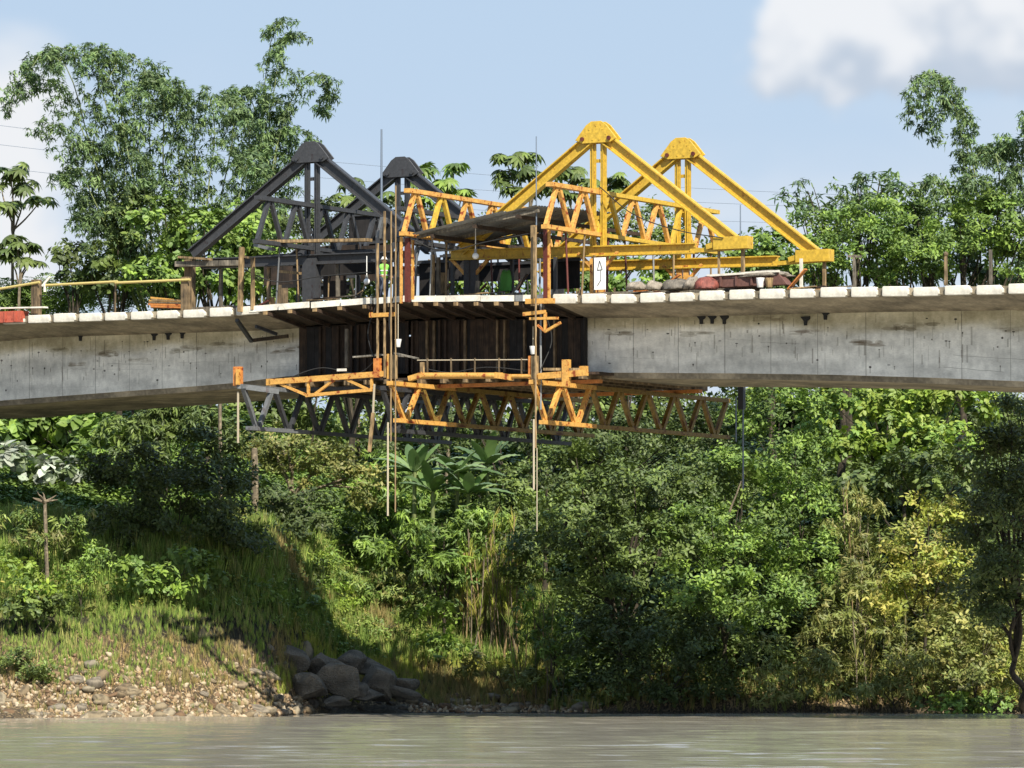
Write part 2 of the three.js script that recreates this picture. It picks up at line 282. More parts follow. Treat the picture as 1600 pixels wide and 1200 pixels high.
function girder(label, ua, ub, seed, brackets) {
  const uc = (ua + ub) / 2, root = base('bridge_arm', label, 'bridge', uc, deckTop(uc) - 1, 6.3), us = []; const n = 28; for (let i = 0; i <= n; i++) us.push(lerp(ua, ub, i / n));
  part(root, root, 'deck_slab', sweep(us, (u) => { const t = deckTop(u) - 0.05, e = edgeLow(u); return [[0.06, t], [0.06, e + 0.02], [VW1 - 0.3, e - 0.36], [VW1 + 0.4, e - 0.52], [VW2 - 0.4, e - 0.52], [VW2 + 0.3, e - 0.36], [WD - 0.06, e + 0.02], [WD - 0.06, t]]; }), M.soffit);
  const web = sweep(us, (u) => [[VW1, edgeLow(u) - 0.42], [VW1, webLow(u)], [VW1 + 0.35, webLow(u)], [VW1 + 0.35, edgeLow(u) - 0.48]]);
  const uv = web.attributes.uv, p = web.attributes.position;
  for (let i = 0; i < p.count; i++) { const u = p.getX(i), y = p.getY(i); uv.setXY(i, (u - ua) / (ub - ua), (y - webLow(u)) / (edgeLow(u) - 0.42 - webLow(u))); }
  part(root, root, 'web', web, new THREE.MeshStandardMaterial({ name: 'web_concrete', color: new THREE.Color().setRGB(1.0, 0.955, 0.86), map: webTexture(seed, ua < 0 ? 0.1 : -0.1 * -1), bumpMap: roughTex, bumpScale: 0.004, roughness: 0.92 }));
  part(root, root, 'web', sweep(us, (u) => [[VW2 - 0.35, edgeLow(u) - 0.48], [VW2 - 0.35, webLow(u)], [VW2, webLow(u)], [VW2, edgeLow(u) - 0.42]]), M.concrete);
  part(root, root, 'bottom_slab', sweep(us, (u) => { const b = webLow(u); return [[VW1 + 0.03, b + 0.01], [VW1 + 0.10, b - 0.22], [VW2 - 0.10, b - 0.22], [VW2 - 0.03, b + 0.01]]; }), M.soffit);
  // white kerb blocks along the near edge, with open joints
  const R = rng(seed + 1), step = 1.29, sgn = ua < 0 ? -1 : 1, start = ua < 0 ? ub : ua;
  const shapes = [0, 1, 2, 3].map(() => { const L = 1.0 + 0.06 * R(), h = 0.29 + 0.06 * R(), cut = 0.05 + 0.12 * R(); const s = new THREE.Shape([[0, 0.02], [0.02, 0], [L - cut * 0.5, 0], [L, 0.07], [L, h * 0.55], [L - cut, h], [0.03, h], [0, h - 0.03]].map(([a, b]) => new THREE.Vector2(a, b))); const g = new THREE.ExtrudeGeometry(s, { depth: 0.26, bevelEnabled: true, bevelSize: 0.015, bevelThickness: 0.015, bevelSegments: 1 }); return metric(g, 0.35); });
  for (let k = 0; k < 18; k++) {
    const u0 = start + sgn * step * k + (sgn < 0 ? -step : 0) + 0.08; if (u0 < ua || u0 + 1 > ub + 0.2) continue;
    const o = shadowed(new THREE.Mesh(shapes[Math.floor(R() * 4)], M.white)); o.name = 'kerb_block'; o.position.set(u0 + root.off[0], edgeLow(u0 + 0.5) + root.off[1] - 0.01 + 0.02 * R(), root.off[2] - 0.22); o.rotation.z = Math.atan((edgeLow(u0 + 1.1) - edgeLow(u0)) / 1.1) + (R() - 0.5) * 0.012; root.add(o);
  }
  // dark funnel-shaped outlets below the overhang
  for (const [px, py] of brackets) { const [u, y] = U(px, py, VW1 - 0.06); part(root, root, 'outlet', plate([[u - 0.19, y + 0.1], [u + 0.19, y + 0.1], [u + 0.17, y + 0.01], [u + 0.06, y - 0.06], [u + 0.05, y - 0.22], [u - 0.04, y - 0.22], [u - 0.05, y - 0.06]], VW1 - 0.03, 0.08), M.dark); }
  return root;
}
const armL = girder('stained concrete bridge arm with deepening underside beside the black truss frames', -32, uL, 11, [[125, 524], [240, 523], [262, 522], [284, 520]]);
const armR = girder('long grey concrete bridge arm beneath the yellow truss frames', uR, 26, 29, [[1095, 497], [1112, 496.5], [1131, 497], [1258, 499], [1289, 490]]);

// ---------------------------------------------------------------- form travellers
function lattice(root, name, u, v0, v1, yt, yb, n, down, ms, skew = 0.35, twin = 0.3, sec = 0.16) {   // two planes of chords and zigzag diagonals, running across the bridge
  const L = sub(root, name), st = (v1 - v0) / n;
  for (const s of [0]) {
    const uu = u, [vt0, vb0] = down ? [v0, v0 + skew] : [v0 + skew, v0];
    const vj = lerp(v0, v1, 0.3); part(root, L, 'top_chord', bar([uu, yt, vt0], [uu, yt, vj], twin, 0.17), ms[0]); part(root, L, 'top_chord', bar([uu, yt, vj + 0.01], [uu, yt, v1], twin - 0.02, 0.16), ms[ms.length - 1]);
    part(root, L, 'bottom_chord', bar([uu, yb, vb0], [uu, yb, vj], twin, 0.16), ms[0]); part(root, L, 'bottom_chord', bar([uu, yb, vj + 0.01], [uu, yb, v1], twin - 0.02, 0.15), ms[ms.length - 1]);
    for (let k = 0; k < n; k++) {
      const a = v0 + st * k + 0.12, m = v0 + st * (k + 0.5), b = v0 + st * (k + 1) - 0.12, [e, f] = down ? [yt - 0.06, yb + 0.06] : [yb + 0.06, yt - 0.06];
      const mat = ms[k % ms.length];
      part(root, L, 'diagonal', bar([uu, e, a], [uu, f, m - 0.1], sec, sec), mat);
      part(root, L, 'diagonal', bar([uu, f, m + 0.1], [uu, e, b], sec, sec), mat);
      part(root, L, 'gusset_plate', box(uu - 0.035, uu + 0.035, f + (down ? -0.12 : -0.2), f + (down ? 0.2 : 0.12), m - 0.26, m + 0.26), mat);
      if (k) part(root, L, 'gusset_plate', box(uu - 0.03, uu + 0.03, e - (down ? 0.18 : 0.1), e + (down ? 0.1 : 0.18), v0 + st * k - 0.22, v0 + st * k + 0.22), mat);
    }
  }
  return L;
}
function mainTruss(root, v, q, m) {                                // q: apex, left foot, right foot, post foot, all [u, y]
  const T = sub(root, 'main_truss'), [A, B, C, D] = q;
  const th = 0.34;
  for (const [foot] of [[B], [C]]) {
    const d = V(foot[0] - A[0], foot[1] - A[1], 0).normalize();
    part(root, T, 'arm', channel([A[0] + d.x * 0.35, A[1] + d.y * 0.35, v], [foot[0], foot[1], v], 0.46, th), m);
  }
  const w = 0.62;
  for (const s of [-1, 1]) part(root, T, 'apex_plate', plate([[A[0] - 0.62, A[1] - 0.42], [A[0] - 0.92, A[1] - 0.28], [A[0] - 0.44, A[1] + 0.28], [A[0] - 0.22, A[1] + 0.42], [A[0] + 0.22, A[1] + 0.42], [A[0] + 0.44, A[1] + 0.28], [A[0] + 0.92, A[1] - 0.28], [A[0] + 0.62, A[1] - 0.42]], v + s * (th / 2 + 0.02), 0.03), m);
  for (const s of [-1, 1]) part(root, T, 'apex_pin', [pipe([A[0] + s * 0.6, A[1] - 0.26, v - th / 2 - 0.12], [A[0] + s * 0.6, A[1] - 0.26, v + th / 2 + 0.12], 0.085, 10)], m === M.charcoal ? m : M.redsteel);
  for (const s of [-1, 1]) part(root, T, 'post', channel([A[0] + s * 0.235, A[1] - 0.35, v], [D[0] + s * 0.235, D[1], v], 0.2, 0.11, 0.03), m);
  for (const f of [0.25, 0.5, 0.75]) part(root, T, 'batten', [box(lerp(A[0], D[0], f) - 0.3, lerp(A[0], D[0], f) + 0.3, lerp(A[1], D[1], f) - 0.07, lerp(A[1], D[1], f) + 0.07, v + 0.06, v + 0.09)], m);
  return T;
}
const shift = (p, du, dy) => [p[0] + du, p[1] + dy];

// --- the yellow one
const ty0 = U(935, 455, VW1);
const yellow = base('form_traveller', 'tall yellow steel form traveller with two peaked frames and orange lattice beams', 'form traveller', ty0[0], deckTop(ty0[0]), 6.3, 'form travellers facing each other at midspan');
{
  const r = yellow, A = U(935, 207, VW1), B = U(722, 391, VW1), C = U(1150, 378, VW1), D = U(935, 384, VW1);
  const beamL = U(705, 399, VW1), beamR = U(1087, 388, VW1), dk = (u) => deckTop(u) + 0.0;
  for (const v of [VW1, VW2]) {
    const T = mainTruss(r, v, [A, B, C, D], M.gold);
    part(r, T, 'base_beam', [...channel([beamL[0], beamL[1], v], [beamR[0], beamR[1], v], 0.42, 0.36), bar([beamR[0] - 0.2, beamR[1] - 0.1, v], [C[0] + 0.5, C[1] - 0.22, v], 0.2, 0.16)], M.gold);
    const f0 = U(1112, 383, VW1), f1 = U(1172, 381, VW1);
    part(r, T, 'foot_box', [box(f0[0] + 0.2, f1[0], C[1] - 0.28, C[1] + 0.20, v - 0.26, v + 0.26), bar([f0[0] - 0.15, C[1] - 0.16, v], [f0[0] + 0.3, C[1] - 0.05, v], 0.4, 0.2)], M.gold);
    for (const u of [D[0], beamL[0] + 0.9]) {
      const yd = dk(u);
      part(r, T, 'leg', [bar([u - 0.16, yd, v], [u - 0.16, D[1] - 0.3, v], 0.24, 0.14), bar([u + 0.16, yd, v], [u + 0.16, D[1] - 0.3, v], 0.24, 0.14)], u === D[0] ? M.orange : M.charcoal);
      part(r, T, 'foot_plate', box(u - 0.5, u + 0.5, yd, yd + 0.1, v - 0.4, v + 0.4), M.timber);
      part(r, T, 'knee_brace', [bar([u - 0.9, D[1] - 0.25, v], [u - 0.18, D[1] - 0.95, v], 0.12, 0.12), bar([u + 0.9, D[1] - 0.25, v], [u + 0.18, D[1] - 0.95, v], 0.12, 0.12)], M.orange);
    }
    part(r, T, 'rear_leg', [bar([C[0] + 0.3, dk(C[0]), v], [C[0] + 0.3, C[1] - 0.28, v], 0.12, 0.12), bar([C[0] - 0.75, dk(C[0]), v], [C[0] - 0.75, C[1] - 0.3, v], 0.08, 0.08)], M.tan);
    part(r, T, 'rail_beam', box(beamL[0] - 0.2, C[0] + 1.4, dk(D[0]) + 0.005, dk(D[0]) + 0.2, v - 0.62, v - 0.42), M.greytimber);
  }
  // upper lattices at the posts and at the front nodes
  const mT = U(862, 287, -1.2), mB = U(850, 355, -1.2), fT = U(640, 297, -1.2), fB = U(625, 366, -1.2);
  lattice(r, 'lattice_beam', mT[0] - 0.15, -1.5, 12.9, mT[1], mB[1], 7, false, [M.orange, M.orange, M.gold]);
  lattice(r, 'lattice_beam', fT[0] - 0.15, -1.5, 12.6, fT[1], fB[1], 7, false, [M.orange, M.gold, M.orange]);
  // lower lattices carrying the platform
  const lr = U(835, 597, -1.2), lrb = U(850, 658, -1.2), lf = U(613, 599, -1.2), lfb = U(622, 656, -1.2);
  lattice(r, 'lattice_beam', lr[0], -1.4, 15.0, lr[1], lrb[1], 7, true, [M.orange, M.orange, M.shadedOrange, M.shadedOrange, M.shadedOrange, M.shadedOrange, M.shadedOrange], 0.8, 0.28, 0.17);  // orange near end; rear panels carry the deck shade in their colour, next beam too
  lattice(r, 'lattice_beam', lf[0], -1.4, 15.0, lf[1], lfb[1], 7, true, [M.orange, M.shadedOrange, M.shadedOrange, M.shadedOrange, M.shadedOrange, M.shadedOrange, M.shadedOrange], 0.5, 0.28, 0.17);
  // columns and hangers between the upper and lower lattices
  const H = (px, py0, py1, v, w, m, name) => { const a = U(px, py0, v), b = U(px, py1, v), u = (a[0] + b[0]) / 2; part(r, r, name, w > 0.08 ? bar([u, a[1], v], [u, b[1], v], w, w) : pipe([u, a[1], v], [u, b[1], v], w), m); };
  H(834, 352, 478, -1.15, 0.18, M.tan, 'hanger_column'); H(853, 358, 472, -0.6, 0.16, M.redsteel, 'hanger_column'); H(858, 358, 472, -0.6, 0.09, M.orange, 'hanger_column');
  H(637, 372, 472, -0.9, 0.18, M.redsteel, 'hanger_column'); H(645, 375, 468, -0.5, 0.09, M.orange, 'hanger_column'); H(627, 370, 474, -1.3, 0.09, M.orange, 'hanger_column');
  H(618, 290, 800, -1.45, 0.03, M.tan, 'hanger_rod'); H(606, 660, 806, -1.6, 0.04, M.rope, 'hanging_rope'); H(611, 330, 690, -1.3, 0.035, M.tan, 'hanger_rod');
  H(837, 355, 700, -1.5, 0.04, M.tan, 'hanger_rod'); H(834, 655, 765, -1.6, 0.04, M.rope, 'hanging_rope'); H(845, 470, 640, -0.9, 0.04, M.zinc, 'hanger_rod'); H(839, 700, 830, -1.4, 0.02, M.rope, 'hanging_rope');
  H(1159, 604, 640, 14.6, 0.24, M.charcoal, 'hanger_column'); H(1161, 615, 765, 14.8, 0.035, M.rod, 'hanging_rope'); H(1150, 620, 690, 14.2, 0.03, M.rod, 'hanger_rod');
  // the near pieces of the platform
  const q = (px, py, v = -1.2) => U(px, py, v);
  const K = (n, a, b, w, h, m) => part(r, r, n, bar(q(...a), q(...b), w, h), m);
  part(r, r, 'edge_beam', [pipe(q(655, 587), q(785, 587), 0.125, 10), pipe(q(780, 588), q(840, 588), 0.085, 8)], M.orange);
  part(r, r, 'edge_beam', [bar(q(640, 592), q(662, 585), 0.25, 0.2), bar(q(775, 586), q(800, 590), 0.25, 0.22)], M.orange);
  K('edge_beam', [842, 588], [918, 582], 0.16, 0.24, M.orange); K('edge_beam', [850, 577], [905, 577], 0.12, 0.1, M.tan);
  K('bracket_post', [885, 604], [885, 562], 0.28, 0.24, M.orange); K('bracket_post', [836, 592], [836, 556], 0.22, 0.22, M.tan); K('bracket_post', [828, 592], [828, 556], 0.1, 0.1, M.deepOrange);
  K('bracket_post', [615, 592], [615, 555], 0.24, 0.22, M.tan); K('bracket_post', [607, 592], [607, 553], 0.1, 0.1, M.orange); K('bracket_post', [660, 588], [660, 566], 0.14, 0.14, M.tan);
  K('outrigger', [818, 491], [852, 487], 0.14, 0.14, M.orange); K('outrigger', [828, 498], [872, 497], 0.12, 0.1, M.orange); K('outrigger', [852, 488], [852, 518], 0.1, 0.1, M.orange); K('outrigger', [852, 518], [876, 504], 0.1, 0.1, M.orange); K('outrigger', [840, 508], [853, 519], 0.08, 0.08, M.deepOrange);
  K('outrigger', [822, 471], [866, 470], 0.16, 0.2, M.orange);
  K('bracket_post', [912, 586, -0.8], [912, 572, -0.8], 0.3, 0.2, M.orange);
  // dark bottom form and its joists, sheets of form face at the outer web
  const uA = U(645, 540, VW1)[0], uB = uR - 0.02, yb = webLow(uA) - 0.02;
  part(r, r, 'bottom_form', [box(uA, uB + 1.2, yb - 0.34, yb - 0.24, 1.6, 11.4)], M.darkboard2);
  for (let k = 0; k < 9; k++) { const u = lerp(uA + 0.2, uB + 0.6, k / 8); part(r, r, 'joist', box(u - 0.07, u + 0.07, yb - 0.52, yb - 0.342, 1.2, 11.8), M.timber); }
  for (let k = 0; k < 2; k++) part(r, r, 'bearer', box(uA - 0.4, uB + 1.0, yb - 0.66, yb - 0.522, [2, 10.4][k], [2.3, 10.7][k]), M.deepOrange);
  const F1 = sub(r, 'web_form'), Rg = rng(77), ds = [M.darkboard, M.darkboard2, M.darkboard3]; let u = uA;
  while (u < uB - 0.05) { const w = Math.min(uB - u, 0.24 + 0.16 * Rg()), top = edgeLow(u) - 0.42 - 0.05 * Rg(), out = 0.02 * Rg(); part(r, F1, 'plank', box(u, u + w - 0.012, webLow(u) - 0.02, top, VW1 - 0.06 - out, VW1 - 0.01), ds[Math.floor(Rg() * 3)]); if (Rg() < 0.34) part(r, F1, 'stud', box(u + 0.03, u + 0.12, webLow(u), top - 0.05, VW1 - 0.2, VW1 - 0.09), Rg() < 0.4 ? M.timber : M.darkboard2); u += w; }
  part(r, F1, 'end_board', box(uB, uB + 0.06, webLow(uB) - 0.08, edgeLow(uB) - 0.38, VW1 - 0.26, VW1 - 0.012), M.darkboard3);
  part(r, r, 'web_form', box(uA, uB, yb, edgeLow(uA) - 0.4, VW2 + 0.01, VW2 + 0.08), M.darkboard);
  // wing form below the new slab
  const uw0 = U(645, 470, 0)[0], uw1 = uR - 0.02, us = []; for (let k = 0; k <= 8; k++) us.push(lerp(uw0, uw1, k / 8));
  for (const [a, b] of [[0.05, VW1 - 0.05], [WD - 0.05, VW2 + 0.05]]) part(r, r, 'wing_form', sweep(us, (x) => [[a, edgeLow(x) + 0.12], [a, edgeLow(x) + 0.05], [b, edgeLow(x) - 0.36], [b, edgeLow(x) - 0.29]]), M.ply);
  part(r, r, 'deck_form', box(uw0, uw1 + 0.0, edgeLow(uw0) + 0.04, edgeLow(uw0) + 0.1, 0.3, WD - 0.3), M.ply);
  for (let k = 0; k < 7; k++) { const x = lerp(uw0 + 0.4, uw1 - 0.4, k / 6); part(r, r, 'joist', bar([x, edgeLow(x) - 0.03, -0.35], [x, edgeLow(x) - 0.44, VW1 - 0.25], 0.11, 0.13), M.darkboard2); part(r, r, 'joist_end', bar([x, edgeLow(x) - 0.025, -0.36], [x, edgeLow(x) - 0.035, -0.5], 0.13, 0.14), M.tan); }
  for (let k = 0; k < 4; k++) { const a = lerp(uw0, uw1, k / 4), b = lerp(uw0, uw1, (k + 1) / 4) - 0.04; part(r, r, 'edge_board', bar([a, edgeLow(a) + 0.20, -0.05], [b, edgeLow(b) + 0.20 + 0.02 * (k % 2), -0.05], 0.06, 0.24), M.white); }
  // sun roof: grey corrugated sheets on battens between the two lattices
  const RF = sub(r, 'roof'), a0 = U(648, 366, -0.9), a1 = U(838, 322, -0.9), a2 = U(790, 331, -0.9);
  const sheet = (p, q2, v0, v1, rise) => { const n = 26, nv = 2, pos = [], idx = [];
    for (let j = 0; j <= nv; j++) for (let i = 0; i <= n * 2; i++) { const t = i / (n * 2), s = j / nv; pos.push(lerp(p[0], q2[0], s), lerp(p[1], q2[1], s) + 0.03 * Math.cos(i * Math.PI) + rise * t, -lerp(v0, v1, t)); }
    const w = n * 2 + 1; for (let j = 0; j < nv; j++) for (let i = 0; i < w - 1; i++) { const o = j * w + i; idx.push(o, o + 1, o + w, o + 1, o + w + 1, o + w); }
    const g = new THREE.BufferGeometry(); g.setAttribute('position', new THREE.Float32BufferAttribute(pos, 3)); g.setIndex(idx); const f = g.toNonIndexed(); f.computeVertexNormals(); return metric(f); };
  part(r, RF, 'roof_sheet', sheet(a0, a2, -1.1, 4.6, 0.15), M.zinc); part(r, RF, 'roof_sheet', sheet(shift(a0, 1.4, 0.22), shift(a1, 0, 0.02), -0.9, 5.2, 0.2), M.zinc);
  for (const v of [-0.7, 1.4, 3.6]) part(r, RF, 'batten', bar([a0[0], a0[1] - 0.1, v], [a1[0], a1[1] - 0.16, v], 0.09, 0.12), M.greytimber);
  for (const s of [0.15, 0.5, 0.85]) part(r, RF, 'rafter', bar([lerp(a0[0], a1[0], s), lerp(a0[1], a1[1], s) - 0.24, -1], [lerp(a0[0], a1[0], s), lerp(a0[1], a1[1], s) - 0.20, 9], 0.12, 0.14), M.darkboard2);
  // inner forms and frames standing on the deck under the roof
  for (const [px0, px1, y0, y1, v] of [[655, 700, 405, 462, 5], [692, 735, 395, 440, 7.2], [742, 835, 407, 441, 8.2], [860, 905, 402, 452, 6], [668, 830, 381, 392, 9.4]]) { const a = U(px0, y1, v), b = U(px1, y0, v); part(r, r, 'inner_form', box(a[0], b[0], a[1], b[1], v, v + 0.08), M.darkboard3); part(r, r, 'frame_rail', box(a[0] - 0.1, b[0] + 0.1, b[1] - 0.14, b[1] - 0.04, v - 0.1, v - 0.005), M.charcoal); }
  for (const [px, y0, y1, v, m] of [[676, 398, 464, 1.5, M.tan], [685, 402, 464, 1.8, M.greytimber], [745, 405, 458, 3, M.greytimber], [707, 410, 462, 3, M.charcoal], [868, 402, 460, 2.2, M.charcoal], [800, 405, 460, 4, M.charcoal], [925, 404, 458, 1.6, M.orange]]) { const a = U(px, y1, v), b = U(px, y0, v); part(r, r, 'prop', bar([a[0], a[1] - 0.1, v], [a[0], b[1], v], 0.13, 0.13), m); }
}
{ const r = yellow, R = rng(404);
  for (const [px, yT] of [[640, 366], [855, 352]]) { const [u] = U(px, yT, -1.2); for (const v of [0.4, 1.6, 3.6, 5.2, 7.4, 9.2, 11, 12.3]) part(r, r, 'tie_rod', pipe([u + 0.25 * (R() - 0.5), deckTop(u) - 0.1, v], [u + 0.25 * (R() - 0.5), U(px, yT, -1.2)[1] + 0.1, v], 0.028 + 0.02 * R(), 6), [M.zinc, M.tan, M.redsteel][Math.floor(R() * 3)]); }
  const cable = (pts, rad, m, name = 'cable') => part(r, r, name, metric(new THREE.TubeGeometry(new THREE.CatmullRomCurve3(pts.map(loc)), 24, rad, 5)), m);
  cable([U(640, 372, -1), U(690, 392, -0.8), U(760, 378, -0.8), U(832, 364, -1)], 0.022, M.dark); cable([U(612, 380, -1.3), U(618, 440, -1.2), U(608, 500, -1.3), U(616, 560, -1.2)], 0.025, M.dark); cable([U(845, 470, -0.9), U(862, 530, -0.4), U(846, 575, -1)], 0.022, M.dark); cable([U(935, 290, 2.5), U(990, 335, 2.4), U(1060, 360, 2.4), U(1130, 372, 2.5)], 0.022, M.dark); cable([U(660, 575, -1), U(700, 582, -0.9), U(760, 574, -1), U(830, 580, -1)], 0.02, M.dark);
  for (const px of [668, 705, 742, 780, 815]) { const a = U(px, 584, -1.0); part(r, r, 'guard_post', bar([a[0], a[1], -1.0], [a[0], a[1] + 0.62, -1.0], 0.05, 0.05), M.timber); } part(r, r, 'guard_rail', pipe(U(652, 563, -1.0), U(830, 562, -1.0), 0.025, 6), M.rope);
  for (const px of [880, 905, 960, 1000, 1040]) { const v = 12.4, a = U(px, 455, v); part(r, r, 'guard_post', bar([a[0], deckTop(a[0]) - 0.1, v], [a[0], deckTop(a[0]) + 1.1, v], 0.06, 0.06), M.timber); }
  for (const v of [VW1, VW2]) { const A = U(935, 207, VW1); for (const [dx, dy] of [[-0.45, -0.1], [-0.3, 0.1], [0.3, 0.1], [0.45, -0.1], [0, 0.25], [-0.15, -0.3], [0.15, -0.3]]) part(r, r, 'bolt', pipe([A[0] + dx, A[1] + dy, v - 0.235], [A[0] + dx, A[1] + dy, v - 0.2], 0.03, 6), M.gold); }
}
// --- the black one
const tb0 = U(488, 470, VW1);
const black = base('form_traveller', 'charcoal form traveller with two dark peaked frames on the left bridge arm', 'form traveller', tb0[0], deckTop(tb0[0]), 6.3, 'form travellers facing each other at midspan');
{
  const r = black, A = U(488, 238, VW1), B = U(300, 398, VW1), C = U(672, 390, VW1), D = U(488, 404, VW1), dk = (u) => deckTop(u);
  for (const v of [VW1, VW2]) {
    const T = mainTruss(r, v, [A, B, C, D], M.charcoal);
    const b0 = U(318, 412, VW1), b1 = U(640, 400, VW1);
    part(r, T, 'base_beam', channel([b0[0], b0[1], v], [b1[0], b1[1], v], 0.42, 0.36), M.charcoal);
    const u = D[0];
    part(r, T, 'leg', [box(u - 0.36, u + 0.28, dk(u), D[1], v - 0.2, v + 0.2)], M.charcoal);
    part(r, T, 'foot_plate', box(u - 0.7, u + 0.7, dk(u) + 0.002, dk(u) + 0.1, v - 0.45, v + 0.45), M.timber);
    part(r, T, 'rear_leg', [bar([B[0] - 0.1, dk(B[0]), v], [B[0] - 0.1, B[1] - 0.2, v], 0.34, 0.34)], M.timber);
    part(r, T, 'rail_beam', box(b0[0] - 1, b1[0], dk(u) + 0.005, dk(u) + 0.2, v - 0.62, v - 0.42), M.greytimber);
  }
  const bm = (n, p0, p1, v, w, h, m) => { const a = U(p0[0], p0[1], v), b = U(p1[0], p1[1], v); part(r, r, n, bar([a[0], a[1], v], [b[0], b[1], v], w, h), m); };
  bm('walkway_plank', [282, 402], [328, 405], 2.2, 0.4, 0.09, M.tan); bm('walkway_plank', [278, 413], [374, 411], 2.4, 0.5, 0.22, M.greytimber);
  bm('walkway_plank', [403, 378], [578, 375], 0.4, 0.4, 0.12, M.tan); bm('walkway_plank', [399, 383], [428, 390], 0.2, 0.3, 0.12, M.bluegrey); bm('walkway_plank', [436, 424], [468, 427], 1.5, 0.3, 0.1, M.tan);
  const mT = U(404, 309, -1.2), mB = U(392, 378, -1.2), fT = U(588, 306, -1.0), fB = U(580, 372, -1.0);
  lattice(r, 'lattice_beam', mT[0], -1.4, 12.8, mT[1], mB[1], 7, false, [M.charcoal], 0.1); lattice(r, 'lattice_beam', fT[0] + 0.2, 0.2, 12.8, fT[1] - 0.4, fB[1], 6, false, [M.charcoal], 0.2);
  const l1 = U(380, 604, -1.2), l1b = U(388, 668, -1.2), l2 = U(592, 600, -1.2);
  lattice(r, 'lattice_beam', l1[0], -1.3, 15, l1[1], l1b[1], 7, true, [M.bluegrey, M.charcoal, M.charcoal, M.charcoal, M.charcoal, M.charcoal, M.charcoal], 0.5, 0.28, 0.17); lattice(r, 'lattice_beam', l2[0] - 0.5, -0.2, 15, l2[1] - 0.1, l2[1] - 1.75, 7, true, [M.charcoal], 0.6, 0.28, 0.16);  // first beam: charcoal behind the bluegrey near end paints in the shade there
  // trussed edge beam, brackets and hangers on the near side
  const q = (px, py, v = -1.2) => U(px, py, v);
  const K = (n, a, b, w, h, m) => part(r, r, n, bar(q(...a), q(...b), w, h), m);
  const TB = sub(r, 'edge_truss');
  const KT = (n, a, b, w, h, m) => part(r, TB, n, bar(q(...a), q(...b), w, h), m);
  KT('top_chord', [422, 597], [600, 584], 0.2, 0.22, M.orange); KT('bottom_chord', [478, 618], [582, 609], 0.12, 0.13, M.orange);
  for (const [a, b] of [[[438, 600], [478, 617]], [[482, 617], [482, 596]], [[492, 616], [522, 594]], [[540, 592], [576, 609]], [[581, 609], [581, 588]]]) KT('diagonal', a, b, 0.1, 0.1, M.orange);
  K('edge_beam', [370, 603, -1.3], [436, 612, -0.4], 0.2, 0.2, M.bluegrey);
  K('bracket_post', [372, 603], [372, 573], 0.3, 0.28, M.deepOrange); K('bracket_post', [372, 601, -1.4], [372, 577, -1.4], 0.12, 0.16, M.orange); K('bracket_post', [590, 590], [590, 560], 0.26, 0.22, M.deepOrange); K('bracket_post', [421, 602], [421, 592], 0.2, 0.2, M.orange);
  K('bracket_post', [534, 580], [534, 576], 0.4, 0.1, M.white); K('prop', [542, 574, 1.6], [542, 514, 1.6], 0.13, 0.13, M.greytimber);
  K('hanger_rod', [590, 380], [590, 560], 0.07, 0.07, M.tan); K('hanger_rod', [601, 330], [601, 590], 0.07, 0.07, M.tan); K('hanging_rope', [585, 600], [583, 645], 0.06, 0.06, M.rope); K('hanging_rope', [583, 645], [577, 706], 0.11, 0.11, M.tan);
  K('hanging_rope', [372, 612], [372, 692], 0.06, 0.06, M.rope);
  K('outrigger', [578, 493], [617, 491], 0.14, 0.16, M.orange); K('outrigger', [580, 494], [580, 488], 0.1, 0.1, M.orange);
  K('outrigger', [370, 500, 0.2], [393, 533, 2.0], 0.14, 0.14, M.charcoal); K('outrigger', [400, 510, 0.6], [432, 522, 1.8], 0.12, 0.12, M.charcoal); K('outrigger', [394, 532, 2.3], [450, 525, 2.4], 0.12, 0.14, M.ply);
  K('post', [375, 487, -0.15], [378, 386, -0.15], 0.17, 0.17, M.tan); K('post', [395, 484, -0.05], [395, 402, -0.05], 0.13, 0.13, M.tan); K('post', [593, 372, -0.5], [600, 340, -0.5], 0.4, 0.12, M.bluegrey);
  K('cross_tie', [376, 400, -0.1], [396, 404, -0.1], 0.08, 0.08, M.timber);
  // forms
  const uA = uL + 0.02, uB = U(640, 540, VW1)[0], yb = webLow(uB) - 0.02, F1 = sub(r, 'web_form'), Rg = rng(41), ds = [M.darkboard, M.darkboard2, M.darkboard3]; let u = uA;
  while (u < uB - 0.05) { const w = Math.min(uB - u, 0.24 + 0.16 * Rg()), top = edgeLow(u) - 0.42, out = 0.02 * Rg(); part(r, F1, 'plank', box(u, u + w - 0.012, webLow(u) - 0.02, top, VW1 - 0.06 - out, VW1 - 0.01), ds[Math.floor(Rg() * 3)]); if (Rg() < 0.3) part(r, F1, 'stud', box(u + 0.03, u + 0.12, webLow(u), top - 0.05, VW1 - 0.2, VW1 - 0.09), M.darkboard2); u += w; }
  part(r, r, 'web_form', box(uA, uB, yb, edgeLow(uA) - 0.4, VW2 + 0.01, VW2 + 0.08), M.darkboard);
  part(r, r, 'bottom_form', box(uA - 0.8, uB, yb - 0.30, yb - 0.2, 1.6, 11.4), M.darkboard2);
  for (let k = 0; k < 7; k++) { const x = lerp(uA - 0.5, uB - 0.2, k / 6); part(r, r, 'joist', box(x - 0.07, x + 0.07, yb - 0.48, yb - 0.302, 1.2, 11.8), M.timber); }
  for (let k = 0; k < 2; k++) part(r, r, 'bearer', box(uA - 1.0, uB + 0.2, yb - 0.62, yb - 0.482, [2, 10.4][k], [2.3, 10.7][k]), M.charcoal);
  const uw0 = uL + 0.02, uw1 = U(642, 470, 0)[0], us = []; for (let k = 0; k <= 8; k++) us.push(lerp(uw0, uw1, k / 8));
